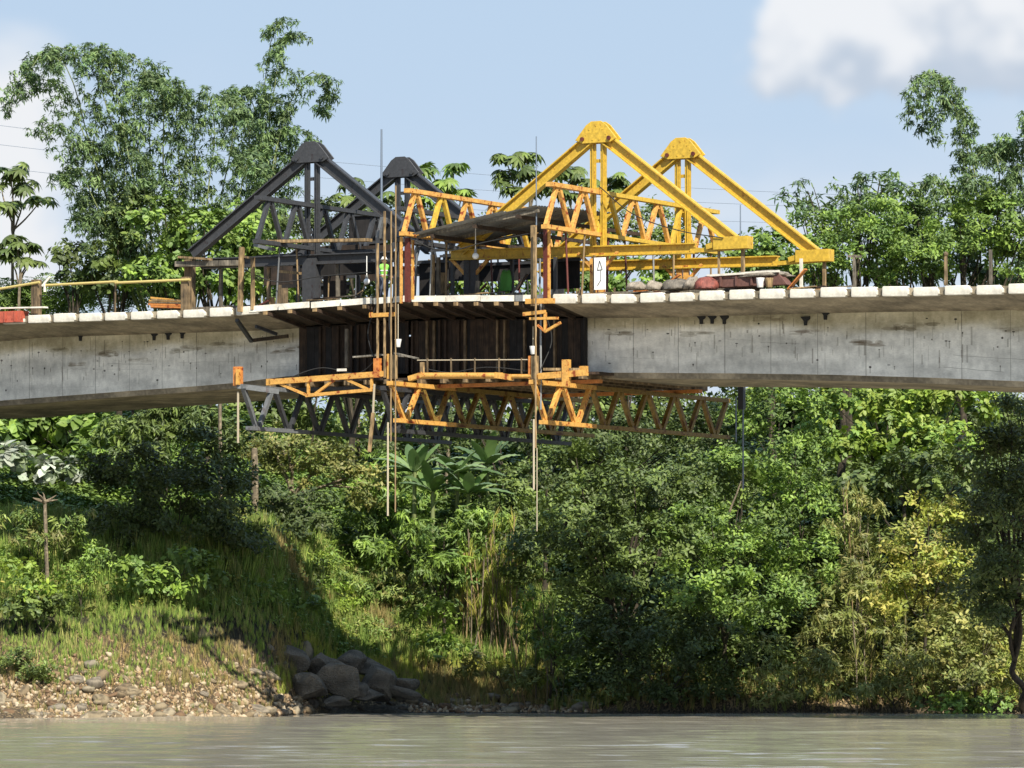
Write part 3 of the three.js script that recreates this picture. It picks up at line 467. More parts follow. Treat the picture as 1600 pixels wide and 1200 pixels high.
  for (const [a, b] of [[0.05, VW1 - 0.05], [WD - 0.05, VW2 + 0.05]]) part(r, r, 'wing_form', sweep(us, (x) => [[a, edgeLow(x) + 0.12], [a, edgeLow(x) + 0.05], [b, edgeLow(x) - 0.36], [b, edgeLow(x) - 0.29]]), M.ply);
  part(r, r, 'deck_form', sweep(us, (x) => [[0.3, edgeLow(x) + 0.10], [0.3, edgeLow(x) + 0.04], [WD - 0.3, edgeLow(x) + 0.04], [WD - 0.3, edgeLow(x) + 0.10]]), M.ply);
  for (let k = 0; k < 6; k++) { const x = lerp(uw0 + 0.4, uw1 - 0.7, k / 5); part(r, r, 'joist', bar([x, edgeLow(x) - 0.03, -0.35], [x, edgeLow(x) - 0.44, VW1 - 0.25], 0.11, 0.13), M.darkboard2); part(r, r, 'joist_end', bar([x, edgeLow(x) - 0.025, -0.36], [x, edgeLow(x) - 0.035, -0.5], 0.13, 0.14), M.tan); }
  for (let k = 0; k < 5; k++) { const a = lerp(uw0 - 0.6, uw1 - 0.2, k / 5), b = lerp(uw0 - 0.6, uw1 - 0.2, (k + 1) / 5) - 0.05; part(r, r, 'edge_board', bar([a, edgeLow(a) + 0.20, -0.05 - 0.1 * (k % 2)], [b, edgeLow(b) + 0.22, -0.05 - 0.1 * (k % 2)], 0.06, 0.24), M.white); }
  for (const [px0, px1, y0, y1, v] of [[405, 470, 395, 412, 5], [500, 590, 388, 432, 4.2], [440, 475, 408, 450, 8], [520, 600, 375, 400, 7.5], [545, 615, 330, 378, 9], [470, 545, 440, 462, 8.4]]) { const a = U(px0, y1, v), b = U(px1, y0, v); part(r, r, 'inner_form', box(a[0], b[0], a[1], b[1], v, v + 0.08), M.darkboard3); part(r, r, 'frame_rail', box(a[0] - 0.1, b[0] + 0.1, b[1] - 0.14, b[1] - 0.04, v - 0.1, v - 0.005), M.charcoal); }
  for (const [px, y0, y1, v, m] of [[466, 415, 470, 4, M.charcoal], [528, 412, 470, 3, M.greytimber], [560, 430, 470, 5, M.charcoal], [590, 360, 470, 2, M.charcoal], [345, 420, 482, 3, M.greytimber], [420, 418, 478, 3, M.timber]]) { const a = U(px, y1, v), b = U(px, y0, v); part(r, r, 'prop', bar([a[0], a[1] - 0.1, v], [a[0], b[1], v], 0.13, 0.13), m); }
}

{ const r = black, R = rng(505);
  for (const [px, yT] of [[397, 372], [584, 366]]) { const [u] = U(px, yT, -1.2); for (const v of [0.6, 2.0, 4.4, 6.4, 8.6, 11, 12.4]) part(r, r, 'tie_rod', pipe([u + 0.25 * (R() - 0.5), deckTop(u) - 0.1, v], [u + 0.25 * (R() - 0.5), U(px, yT, -1.2)[1] + 0.1, v], 0.028 + 0.02 * R(), 6), [M.bluegrey, M.tan, M.charcoal][Math.floor(R() * 3)]); }
  for (const [px0, px1, y0, y1, v] of [[480, 560, 382, 408, 6], [412, 456, 412, 446, 7], [560, 612, 382, 440, 6.5], [505, 540, 420, 466, 7]]) { const a = U(px0, y1, v), b = U(px1, y0, v); part(r, r, 'inner_form', box(a[0], b[0], a[1], b[1], v, v + 0.08), M.darkboard); }
  const cable = (pts, rad, m) => part(r, r, 'cable', metric(new THREE.TubeGeometry(new THREE.CatmullRomCurve3(pts.map(loc)), 24, rad, 5)), m);
  cable([U(378, 420, 0), U(430, 440, 0.3), U(500, 432, 0.6), U(580, 425, 0)], 0.022, M.dark); cable([U(590, 470, -0.6), U(575, 520, -0.6), U(588, 570, -1)], 0.022, M.dark); cable([U(440, 595, -1.2), U(500, 575, -0.8), U(560, 583, -0.8), U(590, 560, -1.2)], 0.02, M.dark);
}
// ---------------------------------------------------------------- things on and about the bridge
const T1 = 'thin steel rods standing up against the sky';
for (const [px, y0, y1, v, r, l] of [[596, 202, 330, 4, 0.055, 'tall blue grey rod standing against the sky between the two dark peaks'], [838, 213, 352, -0.4, 0.03, 'thin rod rising left of the near yellow peak'], [1157, 320, 376, 4, 0.03, 'short thin rod standing beside the end of the near yellow frame']]) { const a = U(px, y1, v), b = U(px, y0, v); lone('steel_rod', l, 'rod', pipe([a[0], a[1], v], [a[0], b[1], v], r, 8, r * 0.7), M.rod, T1); }
{ // railing with yellow bars on the left arm
  const v = 0.5, a0 = U(50, 470, v), t = base('railing', 'rough yellow pole railing on timber posts along the left deck edge', 'railing', a0[0], deckTop(a0[0]), v);
  for (const [px, y] of [[57, 437], [291, 433], [-60, 445], [180, 441]]) { const p = U(px, y, v); part(t, t, 'post', bar([p[0], deckTop(p[0]) - 0.05, v], [p[0], p[1], v], px === 180 ? 0.06 : 0.32, px === 180 ? 0.06 : 0.32), M.timber); }
  for (const [a, b] of [[[-40, 458], [62, 441]], [[68, 446], [184, 440]], [[180, 442], [297, 437]]]) part(t, t, 'rail', pipe(U(...a, v - 0.2), U(...b, v - 0.2), 0.055, 8), new THREE.MeshStandardMaterial({ name: 'yellow_rail', color: new THREE.Color().setRGB(0.50, 0.40, 0.14), roughness: 0.6 }));
  part(t, t, 'tie_rope', [bar(U(66, 447, v - 0.25), U(78, 433, v - 0.25), 0.06, 0.08), bar(U(70, 440, v - 0.25), U(70, 456, v - 0.25), 0.06, 0.08)], M.white);
}
{ // stack of timber left of the black frame
  const v = 1.6, a0 = U(262, 470, v), t = base('timber_stack', 'low stack of orange and pale boards on the deck below the black frame foot', 'timber stack', a0[0], deckTop(a0[0]), v), R = rng(3);
  for (let k = 0; k < 9; k++) { const y = deckTop(a0[0]) + 0.05 + 0.09 * Math.floor(k / 2) + 0.18, p = U(232 + R() * 8, 465, v + (k % 2) * 0.35), q2 = U(285 + R() * 22 - k * 2, 465, v + (k % 2) * 0.35); part(t, t, 'board', bar([p[0], y + 0.06, p[2]], [q2[0], y - 0.06 + R() * 0.05, q2[2]], 0.26, 0.075), [M.deepOrange, M.orange, M.timber, M.tan][Math.floor(R() * 4)]); }
}
{ // red crate
  const v = 0.02, a = U(-8, 506, v), b = U(38, 486, v);
  const t = base('crate', 'red box with a pale plank on top at the left end of the deck', 'crate', a[0], a[1], v), mr = new THREE.MeshStandardMaterial({ name: 'red_paint', color: new THREE.Color().setRGB(0.55, 0.12, 0.07), map: paintTex, roughness: 0.6 });
  part(t, t, 'body', box(a[0] - 1, b[0], a[1] + 0.02, b[1], v - 0.28, v + 0.3), mr); for (const f of [0.1, 0.45, 0.8]) part(t, t, 'batten', box(lerp(a[0], b[0], f), lerp(a[0], b[0], f) + 0.09, a[1] + 0.03, b[1] - 0.01, v - 0.32, v - 0.282), mr);
  const c = U(72, 482, v), d = U(-10, 485, v); part(t, t, 'plank', bar([d[0], d[1] + 0.08, v], [c[0], c[1] + 0.05, v], 0.3, 0.06), M.white);
}
{ // white panel below the near post
  const v = 1.2, a = U(929, 453, v), b = U(946, 402, v), t = base('sign_panel', 'upright white board with a grey drawing under the near yellow post', 'sign', a[0], a[1], v);
  part(t, t, 'board', box(a[0], b[0], a[1], b[1], v - 0.03, v + 0.03), M.whiteplain);
  const dx = b[0] - a[0]; for (const [x0, y0, x1, y1] of [[0.5, 0.9, 0.75, 0.62], [0.75, 0.62, 0.3, 0.6], [0.62, 0.62, 0.62, 0.28], [0.62, 0.3, 0.3, 0.12], [0.3, 0.6, 0.5, 0.9]]) part(t, t, 'drawn_line', bar([a[0] + dx * x0, lerp(a[1], b[1], y0), v - 0.036], [a[0] + dx * x1, lerp(a[1], b[1], y1), v - 0.036], 0.008, 0.035), M.bluegrey);
  part(t, t, 'post', bar([a[0] - 0.06, a[1] - 0.1, v + 0.08], [a[0] - 0.06, b[1] + 0.1, v + 0.08], 0.08, 0.08), M.timber);
}
function sack(name, label, cat, px, py, v, w, h, d, m, seed, group) {
  const g = new THREE.IcosahedronGeometry(1, 3), p = g.attributes.position, R = seed * 3.7;
  for (let i = 0; i < p.count; i++) { const q = V(p.getX(i), p.getY(i), p.getZ(i)), n = 0.55 + 0.9 * fbm(q.x * 1.9 + R, q.z * 1.9 + q.y * 1.7 + 9, 5); q.multiplyScalar(n); q.y = q.y < -0.25 ? -0.25 : q.y; p.setXYZ(i, q.x * w, (q.y + 0.25) * h, q.z * d); }
  const gg = mergeVertices((g.deleteAttribute('uv'), g.deleteAttribute('normal'), g)); gg.computeVertexNormals(); metric(gg, 1);
  const a = U(px, py, v), o = shadowed(new THREE.Mesh(gg, m)); o.name = numbered(name); o.position.copy(W3(a[0], a[1], v)); o.rotation.y = -YAW; tag(o, label, cat, group); scene.add(o); return o;
}
std('pinkcloth', [0.42, 0.13, 0.11], { map: grainTex }); std('greencloth', [0.10, 0.34, 0.06]); std('whitecloth', [0.50, 0.47, 0.43], { map: grainTex }); std('greycloth', [0.30, 0.29, 0.27], { map: grainTex });
sack('cement_sack', 'slumped white sack left of the heap on the right deck', 'sack', 1022, 453, 1.0, 0.34, 0.3, 0.4, M.whitecloth, 1, 'sacks on the deck'); sack('cement_sack', 'pale grey sack heap in the middle of the deck pile', 'sack', 1055, 453, 1.2, 0.6, 0.36, 0.5, M.greycloth, 2, 'sacks on the deck'); sack('cement_sack', 'white sack beside the pink sheet on the deck', 'sack', 1083, 452, 1.0, 0.36, 0.4, 0.4, M.whitecloth, 3, 'sacks on the deck'); sack('basin', 'flat white basin on the deck left of the sacks', 'basin', 994, 453, 1.0, 0.42, 0.26, 0.4, M.whitecloth, 4);
sack('plastic_sheet', 'pinkish red sheet hung over the left end of the dark steel form', 'sheet', 1104, 452, 0.9, 0.45, 0.36, 0.5, M.pinkcloth, 5); sack('plastic_sheet', 'crumpled white sheet lying over the dark steel form', 'sheet', 1180, 434, 1.6, 1.5, 0.2, 0.6, M.whitecloth, 6);
sack('green_bag', 'bright green bag standing on the deck under the sun roof', 'bag', 792, 455, 4, 0.28, 0.75, 0.3, M.greencloth, 7);
{ const v = 1.4, a = U(1113, 450, v), b = U(1234, 428, v), t = base('steel_form', 'dark reddish steel form lying on the deck behind the white kerb', 'form panel', a[0], a[1], v); std('rustform', [0.16, 0.075, 0.06], { map: paintTex });
  part(t, t, 'panel', plate([[a[0], a[1]], [a[0] + 0.1, b[1]], [b[0] - 0.4, b[1] + 0.06], [b[0], a[1]]], v, 0.5), M.rustform); for (const f of [0.15, 0.35, 0.55, 0.75]) part(t, t, 'rib', box(lerp(a[0], b[0], f), lerp(a[0], b[0], f) + 0.07, a[1] + 0.02, b[1] - 0.03, v - 0.36, v - 0.265), M.rustform); part(t, t, 'rim', bar([a[0] - 0.05, b[1] + 0.04, v - 0.3], [b[0] - 0.3, b[1] + 0.1, v - 0.3], 0.12, 0.08), M.white); }
for (const [px, v, l] of [[1188, 0.7, 'white bucket left of the tan one in front of the rusty steel form'], [1202, 0.7, 'tan bucket in front of the rusty steel form']]) { const a = U(px, 449, v); lone('bucket', l, 'bucket', [new THREE.LatheGeometry([[0.001, 0], [0.12, 0], [0.16, 0.34], [0.17, 0.36], [0.15, 0.36], [0.11, 0.03], [0.001, 0.03]].map(([x, y]) => new THREE.Vector2(x, y)), 14).translate(a[0], a[1], -v)], px < 1190 ? M.whiteplain : M.tan); }
{ // hanging lamps
  for (const [px, py, y0, v, l] of [[743, 400, 345, 0.4, 'white globe lamp hanging on a cord under the grey sun roof'], [573, 440, 400, 1.2, 'small white globe lamp hanging inside the black frame']]) {
    const a = U(px, py, v), b = U(px, y0, v), t = base('lamp', l, 'lamp', a[0], a[1] - 0.14, v, 'globe lamps hanging in the frames'); part(t, t, 'globe', new THREE.SphereGeometry(0.13, 16, 12).translate(a[0], a[1], -v), M.whiteplain); part(t, t, 'socket', pipe([a[0], a[1] + 0.1, v], [a[0], a[1] + 0.26, v], 0.055, 8), M.zinc); part(t, t, 'cord', pipe([a[0], a[1] + 0.25, v], [a[0], b[1], v], 0.018, 6), M.whiteplain);
  }
  for (const [px, py, y0, l] of [[622, 536, 475, 'white bucket on a rope beside the left hanger over the gap'], [833, 547, 510, 'small white bucket on a rope under the right hanger']]) {
    const v = -0.8, a = U(px, py, v), b = U(px, y0, v), t = base('bucket', l, 'bucket', a[0], a[1] - 0.16, v, 'buckets hanging over the gap');
    part(t, t, 'pail', new THREE.LatheGeometry([[0.001, -0.16], [0.09, -0.16], [0.14, 0.14], [0.15, 0.15], [0.13, 0.15], [0.08, -0.13], [0.001, -0.13]].map(([x, y]) => new THREE.Vector2(x, y)), 14).translate(a[0], a[1], -v), M.whiteplain); part(t, t, 'rope', pipe([a[0], a[1] + 0.14, v], [a[0], b[1], v], 0.02, 6), M.rope);
  }
}
for (const [p, q2, l] of [[[554, 558], [592, 555], 'pale loose plank resting on the platform, leftmost of three'], [[590, 554], [634, 557], 'pale loose plank across the left hanger, middle of three'], [[618, 552], [652, 560], 'pale narrow plank right of the left hanger, rightmost of three']]) lone('scaffold_plank', l, 'plank', bar(U(...p, -0.7), U(...q2, -0.7), 0.3, 0.06), M.palewood, 'loose planks over the lower platform');
for (const [l, px0, px1, v0, n, sd, hgt] of [['untidy heap of reddish boards lying among the sacks', 985, 1115, 1.0, 16, 8, 0.45], ['scattered planks and battens under the grey sun roof', 650, 830, 1.0, 16, 9, 0.3], ['broken boards heaped by the black frame leg', 405, 585, 1.2, 14, 10, 0.35], ['boards and offcuts lying along the right deck past the yellow feet', 1240, 1330, 1.0, 9, 12, 0.25]]) {
  const a = U((px0 + px1) / 2, 460, v0), t = base('scrap_timber', l, 'timber heap', a[0], deckTop(a[0]), v0), R = rng(sd);
  for (let k = 0; k < n; k++) { const p = U(lerp(px0, px1, R()), 460, v0 + 1.6 * R()), len = 0.4 + 1.3 * R(), an = R() < 0.25 ? 0.6 + R() : (R() - 0.5) * 0.3, y = deckTop(p[0]) + 0.06 + hgt * R() * R(); part(t, t, 'board', bar([p[0] - len / 2 * Math.cos(an), y, p[2]], [p[0] + len / 2 * Math.cos(an), y + len * 0.5 * Math.abs(Math.sin(an)), p[2] + 0.4 * (R() - 0.5)], 0.1 + 0.15 * R(), 0.05), [M.deepOrange, M.timber, M.tan, M.palewood, M.redsteel, M.darkboard2, M.greytimber][Math.floor(R() * 7)]); }
}
// right deck: small stakes
for (const [px, y0, y1, m, l] of [[1252, 404, 446, M.white, 'white stake on the deck before the far yellow foot'], [1478, 397, 442, M.timber, 'brown stake with pale top on the right deck, left of the pair'], [1548, 390, 440, M.greytimber, 'grey stake on the right deck near the bamboo'], [1335, 398, 445, M.greytimber, 'grey stake holding a short crosspiece on the right deck']]) {
  const v = 3, a = U(px, y1, v), b = U(px, y0, v); lone('stake', l, 'stake', [bar([a[0], a[1] - 0.1, v], [a[0], b[1], v], 0.1, 0.1), ...(px === 1335 ? [bar(U(1325, 400, v), U(1346, 401, v), 0.1, 0.09)] : px === 1478 ? [new THREE.SphereGeometry(0.1, 8, 6).translate(b[0], b[1], -v)] : [])], m, 'stakes on the right deck');
}
{ // power lines far behind
  for (const [y0, y1, sag, l] of [[196, 312, 22, 'uppermost faint power line behind the frames'], [226, 330, 22, 'middle faint power line behind the frames'], [262, 352, 24, 'lowest faint power line behind the frames']]) {
    const pts = []; for (let k = -4; k <= 44; k++) { const t = k / 40, px = 1600 * t; pts.push(P(px, lerp(y0, y1, t) + sag * 4 * t * (1 - t), 262 + 6 * t)); }
    const c = pts[0].clone(); const o = shadowed(new THREE.Mesh(new THREE.TubeGeometry(new THREE.CatmullRomCurve3(pts.map((p) => p.clone().sub(c))), 60, 0.013, 5), M.rod)); o.name = numbered('power_line'); o.position.copy(c); tag(o, l, 'power line', 'power lines behind the bridge'); scene.add(o);
  }
}
// ---------------------------------------------------------------- a worker in a green vest
{
  const v = 0.35, ft = U(600, 470, v), root = base('person', 'person in a green hi-vis vest and white helmet standing by the left hanger rods', 'person', ft[0], deckTop(ft[0]) - 0.12, v);
  const field = (bones, lo, hi, cell, k) => {
    const size = Math.max(hi[0] - lo[0], hi[1] - lo[1], hi[2] - lo[2]), n = Math.ceil(size / cell), mc = new MarchingCubes(n, new THREE.MeshBasicMaterial(), true, true, 60000), f = mc.field, c = lo.map((a, i) => (a + hi[i]) / 2);
    for (let z = 0; z < n; z++) for (let y = 0; y < n; y++) for (let x = 0; x < n; x++) {
      const p = [x, y, z].map((i, a) => c[a] + (i - n / 2) / (n / 2) * size / 2); let acc = 0;
      for (const [A, B, ra, rb] of bones) { const ab = B.map((q, i) => q - A[i]), ap = p.map((q, i) => q - A[i]), t = clamp((ab[0] * ap[0] + ab[1] * ap[1] + ab[2] * ap[2]) / (ab[0] ** 2 + ab[1] ** 2 + ab[2] ** 2 + 1e-9), 0, 1); acc += Math.exp(-k * (Math.hypot(ap[0] - ab[0] * t, ap[1] - ab[1] * t, ap[2] - ab[2] * t) - lerp(ra, rb, t))); }
      f[x + y * n + z * n * n] = Math.log(Math.max(acc, 1e-30)) / k;
    }
    mc.isolation = 0; mc.update(); const g = new THREE.BufferGeometry(), m = mc.count;
    const pos = mc.positionArray.slice(0, m * 3); for (let i = 0; i < m; i++) for (let a = 0; a < 3; a++) pos[i * 3 + a] = pos[i * 3 + a] * size / 2 + c[a];
    g.setAttribute('position', new THREE.BufferAttribute(pos, 3)); g.setAttribute('normal', new THREE.BufferAttribute(mc.normalArray.slice(0, m * 3), 3)); g.computeVertexNormals(); return g;
  };
  const S = 1.0, body = [], J = (a, b, ra, rb) => body.push([a, b, ra, rb]);
  J([0, 0.92, 0], [0, 1.15, 0.01], 0.14, 0.13); J([-0.08, 1.33, 0], [0.08, 1.33, 0], 0.12, 0.12); J([0, 1.15, 0], [0, 1.33, 0], 0.14, 0.14); J([0, 1.42, 0], [0, 1.52, 0.01], 0.055, 0.052); J([0, 1.58, 0.02], [0, 1.66, 0.01], 0.085, 0.095);
  for (const s of [-1, 1]) { J([s * 0.09, 0.9, 0], [s * 0.11, 0.48, 0.03], 0.095, 0.062); J([s * 0.11, 0.48, 0.03], [s * 0.12, 0.09, -0.02], 0.06, 0.042); J([s * 0.12, 0.05, -0.03], [s * 0.13, 0.04, 0.15], 0.045, 0.035); J([s * 0.19, 1.38, 0], [s * 0.25, 1.12, 0.03], 0.055, 0.043); J([s * 0.25, 1.12, 0.03], [s * 0.2, 0.98, 0.24], 0.042, 0.03); J([s * 0.2, 0.98, 0.24], [s * 0.185, 0.97, 0.31], 0.034, 0.03);
    for (const [o, l] of [[-0.026, 0.065], [-0.009, 0.075], [0.009, 0.07], [0.026, 0.055]]) { J([s * 0.185 + o, 0.965, 0.31], [s * 0.183 + o, 0.955, 0.31 + l * 0.6], 0.009, 0.009); J([s * 0.183 + o, 0.955, 0.31 + l * 0.6], [s * 0.183 + o, 0.93, 0.31 + l], 0.009, 0.008); } J([s * 0.165, 0.97, 0.27], [s * 0.13, 0.96, 0.31], 0.012, 0.009); }
  J([0, 1.59, 0.105], [0, 1.575, 0.12], 0.014, 0.016); for (const s of [-1, 1]) J([s * 0.095, 1.6, 0], [s * 0.1, 1.62, 0], 0.016, 0.016);
  const g = field(body, [-0.45, -0.02, -0.3], [0.45, 1.78, 0.5], 0.018, 55), p = g.attributes.position, col = new Float32Array(p.count * 3);
  for (let i = 0; i < p.count; i++) { const y = p.getY(i), x = Math.abs(p.getX(i)), z = p.getZ(i); const c = y > 1.46 || z > 0.25 && y > 0.9 ? [0.30, 0.17, 0.11] : y < 0.09 ? [0.03, 0.025, 0.02] : y < 0.93 ? [0.04, 0.05, 0.08] : [0.05, 0.07, 0.1]; col.set(c, i * 3); }
  g.setAttribute('color', new THREE.BufferAttribute(col, 3));
  const bodyMesh = shadowed(new THREE.Mesh(g, new THREE.MeshStandardMaterial({ name: 'clothes_and_skin', vertexColors: true, roughness: 0.85 }))); bodyMesh.name = 'body'; root.add(bodyMesh);
  const vest = field([[[0, 0.96, 0], [0, 1.15, 0.01], 0.158, 0.15], [[-0.1, 1.34, 0], [0.1, 1.34, 0], 0.13, 0.13], [[0, 1.15, 0], [0, 1.34, 0], 0.16, 0.155]], [-0.4, 0.8, -0.3], [0.4, 1.6, 0.3], 0.02, 60);
  const vm = shadowed(new THREE.Mesh(vest, new THREE.MeshStandardMaterial({ name: 'green_vest', color: new THREE.Color().setRGB(0.22, 0.62, 0.08), roughness: 0.7 }))); vm.name = 'vest'; root.add(vm);
  for (const y of [1.02, 1.2]) { const b = shadowed(new THREE.Mesh(new THREE.TorusGeometry(0.163, 0.022, 6, 24).rotateX(Math.PI / 2).scale(1, 1.3, 1).translate(0, y, 0.008), M.whiteplain)); b.name = 'reflective_band'; vm.add(b); }
  const hm = shadowed(new THREE.Mesh(new THREE.LatheGeometry([[0.001, 0.115], [0.05, 0.108], [0.09, 0.075], [0.112, 0.01], [0.145, -0.005], [0.145, -0.015], [0.11, -0.005]].map(([x, y]) => new THREE.Vector2(x, y)), 18).translate(0, 1.67, 0.015), M.whiteplain)); hm.name = 'helmet'; root.add(hm);
  for (const s of [-1, 1]) { const e = new THREE.Mesh(new THREE.SphereGeometry(0.012, 8, 6).translate(s * 0.034, 1.615, 0.108), M.dark); e.name = 'eye'; root.add(e); }
  root.rotation.y = -YAW + 0.9;
}

// ---------------------------------------------------------------- leaves
function leafInto(out, o, dir, up, L, w, bend = 0.15, fold = 0.12, tone = 1) {  // a folded, curved leaf of eight triangles
  const side = dir.clone().cross(up).normalize(), n = side.clone().cross(dir).normalize(), q = (t, s) => o.clone().addScaledVector(dir, L * t).addScaledVector(side, s * w).addScaledVector(n, -bend * L * t * t + Math.abs(s) * fold * w);
  const a = q(0, 0), b1 = q(0.3, 0.46), b2 = q(0.3, -0.46), m = q(0.35, 0), c1 = q(0.65, 0.4), c2 = q(0.65, -0.4), m2 = q(0.66, 0), e = q(1, 0);
  for (const t of [[a, b1, m], [a, m, b2], [b1, c1, m2], [b1, m2, m], [m, m2, c2], [m, c2, b2], [c1, e, m2], [m2, e, c2]]) for (const p of t) out.push(p.x, p.y, p.z);
}
function leafGeo(fn) { const out = []; fn(out); const g = new THREE.BufferGeometry(); g.setAttribute('position', new THREE.Float32BufferAttribute(out, 3)); g.computeVertexNormals(); return g; }
const rdir = (R, y0 = -1, y1 = 1) => { const y = lerp(y0, y1, R()), a = R() * 6.2832, r = Math.sqrt(Math.max(0, 1 - y * y)); return V(Math.cos(a) * r, y, Math.sin(a) * r); };
const SPRIG = {
  broad: leafGeo((o) => { const R = rng(21); for (let k = 0; k < 9; k++) { const d = rdir(R, -0.35, 0.5); leafInto(o, rdir(R).multiplyScalar(0.16), d, V(R() - 0.5, 1.2, R() - 0.5).normalize(), 0.24 + 0.12 * R(), 0.15 + 0.06 * R(), 0.2); } }),
  small: leafGeo((o) => { const R = rng(22); for (let k = 0; k < 12; k++) { const d = rdir(R, -0.5, 0.5); leafInto(o, rdir(R).multiplyScalar(0.22), d, V(R() - 0.5, 1.1, R() - 0.5).normalize(), 0.17 + 0.09 * R(), 0.09 + 0.04 * R(), 0.2); } }),
  narrow: leafGeo((o) => { const R = rng(23); for (let k = 0; k < 10; k++) { const d = rdir(R, -0.95, 0.05); leafInto(o, rdir(R).multiplyScalar(0.17), d, V(R() - 0.5, 1, R() - 0.5).normalize(), 0.34 + 0.16 * R(), 0.085 + 0.03 * R(), 0.25); } }),
  big: leafGeo((o) => { const R = rng(24); for (let k = 0; k < 4; k++) { const d = rdir(R, -0.7, 0.1); leafInto(o, rdir(R).multiplyScalar(0.22), d, V(R() - 0.5, 1, R() - 0.2).normalize(), 0.42 + 0.2 * R(), 0.36 + 0.12 * R(), 0.25); } }),
  umbrella: leafGeo((o) => { const R = rng(25); for (let k = 0; k < 10; k++) { const a = k * 0.628 + R() * 0.2; leafInto(o, V(0, 0, 0), V(Math.cos(a), -0.10 - 0.2 * R(), Math.sin(a)).normalize(), V(0, 1, 0), 0.5 + 0.12 * R(), 0.19, 0.35); } }),
  fern: leafGeo((o) => { const R = rng(26); for (let f = 0; f < 4; f++) { const a = f * 1.57 + R(), d0 = V(Math.cos(a), 0.5, Math.sin(a)).normalize(); for (let k = 1; k < 7; k++) for (const s of [-1, 1]) { const b = d0.clone().multiplyScalar(k * 0.09); b.y -= 0.012 * k * k; const sd = V(-Math.sin(a) * s, 0.1, Math.cos(a) * s).addScaledVector(d0, 0.5).normalize(); leafInto(o, b, sd, V(0, 1, 0), 0.22 - k * 0.015, 0.06, 0.3); } } }),
  blade: leafGeo((o) => { const R = rng(27); for (let k = 0; k < 9; k++) { const a = R() * 6.28, d = V(Math.cos(a) * 0.35, 1, Math.sin(a) * 0.35).normalize(); leafInto(o, V(Math.cos(a) * 0.1 * R(), 0, Math.sin(a) * 0.1 * R()), d, V(Math.cos(a), 0, Math.sin(a)).negate(), 0.55 + 0.5 * R(), 0.035, -0.45 * R(), 0.02); } }),
  stalk: leafGeo((o) => { const R = rng(28); for (let k = 0; k < 5; k++) { const a = R() * 6.28, d = V(Math.cos(a) * 0.2, 1, Math.sin(a) * 0.2).normalize(); leafInto(o, V(Math.cos(a) * 0.15, 0, Math.sin(a) * 0.15), d, V(Math.cos(a), 0, Math.sin(a)).negate(), 0.8 + 0.6 * R(), 0.03, -0.2 * R(), 0.02); } }),
};
const leafMat = new THREE.MeshPhysicalMaterial({ name: 'leaf', color: 0xffffff, roughness: 0.55, transmission: 0.36, thickness: 0, specularIntensity: 0.8 });
const grassMat = new THREE.MeshPhysicalMaterial({ name: 'grass', color: 0xffffff, roughness: 0.8, transmission: 0.25, thickness: 0, specularIntensity: 0.4 });
const PAL = {
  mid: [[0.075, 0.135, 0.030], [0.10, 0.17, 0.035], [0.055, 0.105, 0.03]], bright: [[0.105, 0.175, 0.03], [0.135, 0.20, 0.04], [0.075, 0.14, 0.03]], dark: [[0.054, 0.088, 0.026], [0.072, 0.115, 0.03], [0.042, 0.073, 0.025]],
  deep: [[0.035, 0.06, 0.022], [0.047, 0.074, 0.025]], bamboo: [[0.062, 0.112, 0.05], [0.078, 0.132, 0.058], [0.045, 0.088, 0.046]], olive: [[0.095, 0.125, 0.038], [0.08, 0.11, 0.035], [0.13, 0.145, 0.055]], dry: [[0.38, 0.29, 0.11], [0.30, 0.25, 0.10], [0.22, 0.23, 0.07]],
  yellow: [[0.15, 0.19, 0.04], [0.12, 0.17, 0.04], [0.18, 0.19, 0.06]], grass: [[0.20, 0.29, 0.055], [0.28, 0.36, 0.08], [0.13, 0.21, 0.04], [0.33, 0.33, 0.11]], pale: [[0.48, 0.52, 0.42], [0.38, 0.45, 0.32], [0.16, 0.22, 0.08]],
};
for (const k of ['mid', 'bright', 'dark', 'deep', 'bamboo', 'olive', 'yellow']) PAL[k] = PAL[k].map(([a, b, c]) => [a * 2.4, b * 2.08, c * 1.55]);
const C0 = new THREE.Color(), Q0 = new THREE.Quaternion(), Q1 = new THREE.Quaternion(), M0 = new THREE.Matrix4(), UP = V(0, 1, 0);
function instanced(name, kind, list, mat = leafMat) {                // list of [position, up direction, size, colour, height factor]
  const o = new THREE.InstancedMesh(SPRIG[kind], mat, list.length); o.name = name; const R = rng(list.length + 7);
  list.forEach(([p, n, s, c, sy], i) => { Q0.setFromUnitVectors(UP, n); Q1.setFromAxisAngle(UP, R() * 6.2832); M0.compose(p, Q0.multiply(Q1), V(s, s * (sy ?? 1), s)); o.setMatrixAt(i, M0); o.setColorAt(i, C0.setRGB(...c)); });
  return shadowed(o);
}
const tint = (R, pal, k) => { const c = pal[Math.floor(R() * pal.length)]; const m = k * (0.75 + 0.5 * R()); return [c[0] * m, c[1] * m, c[2] * m]; };
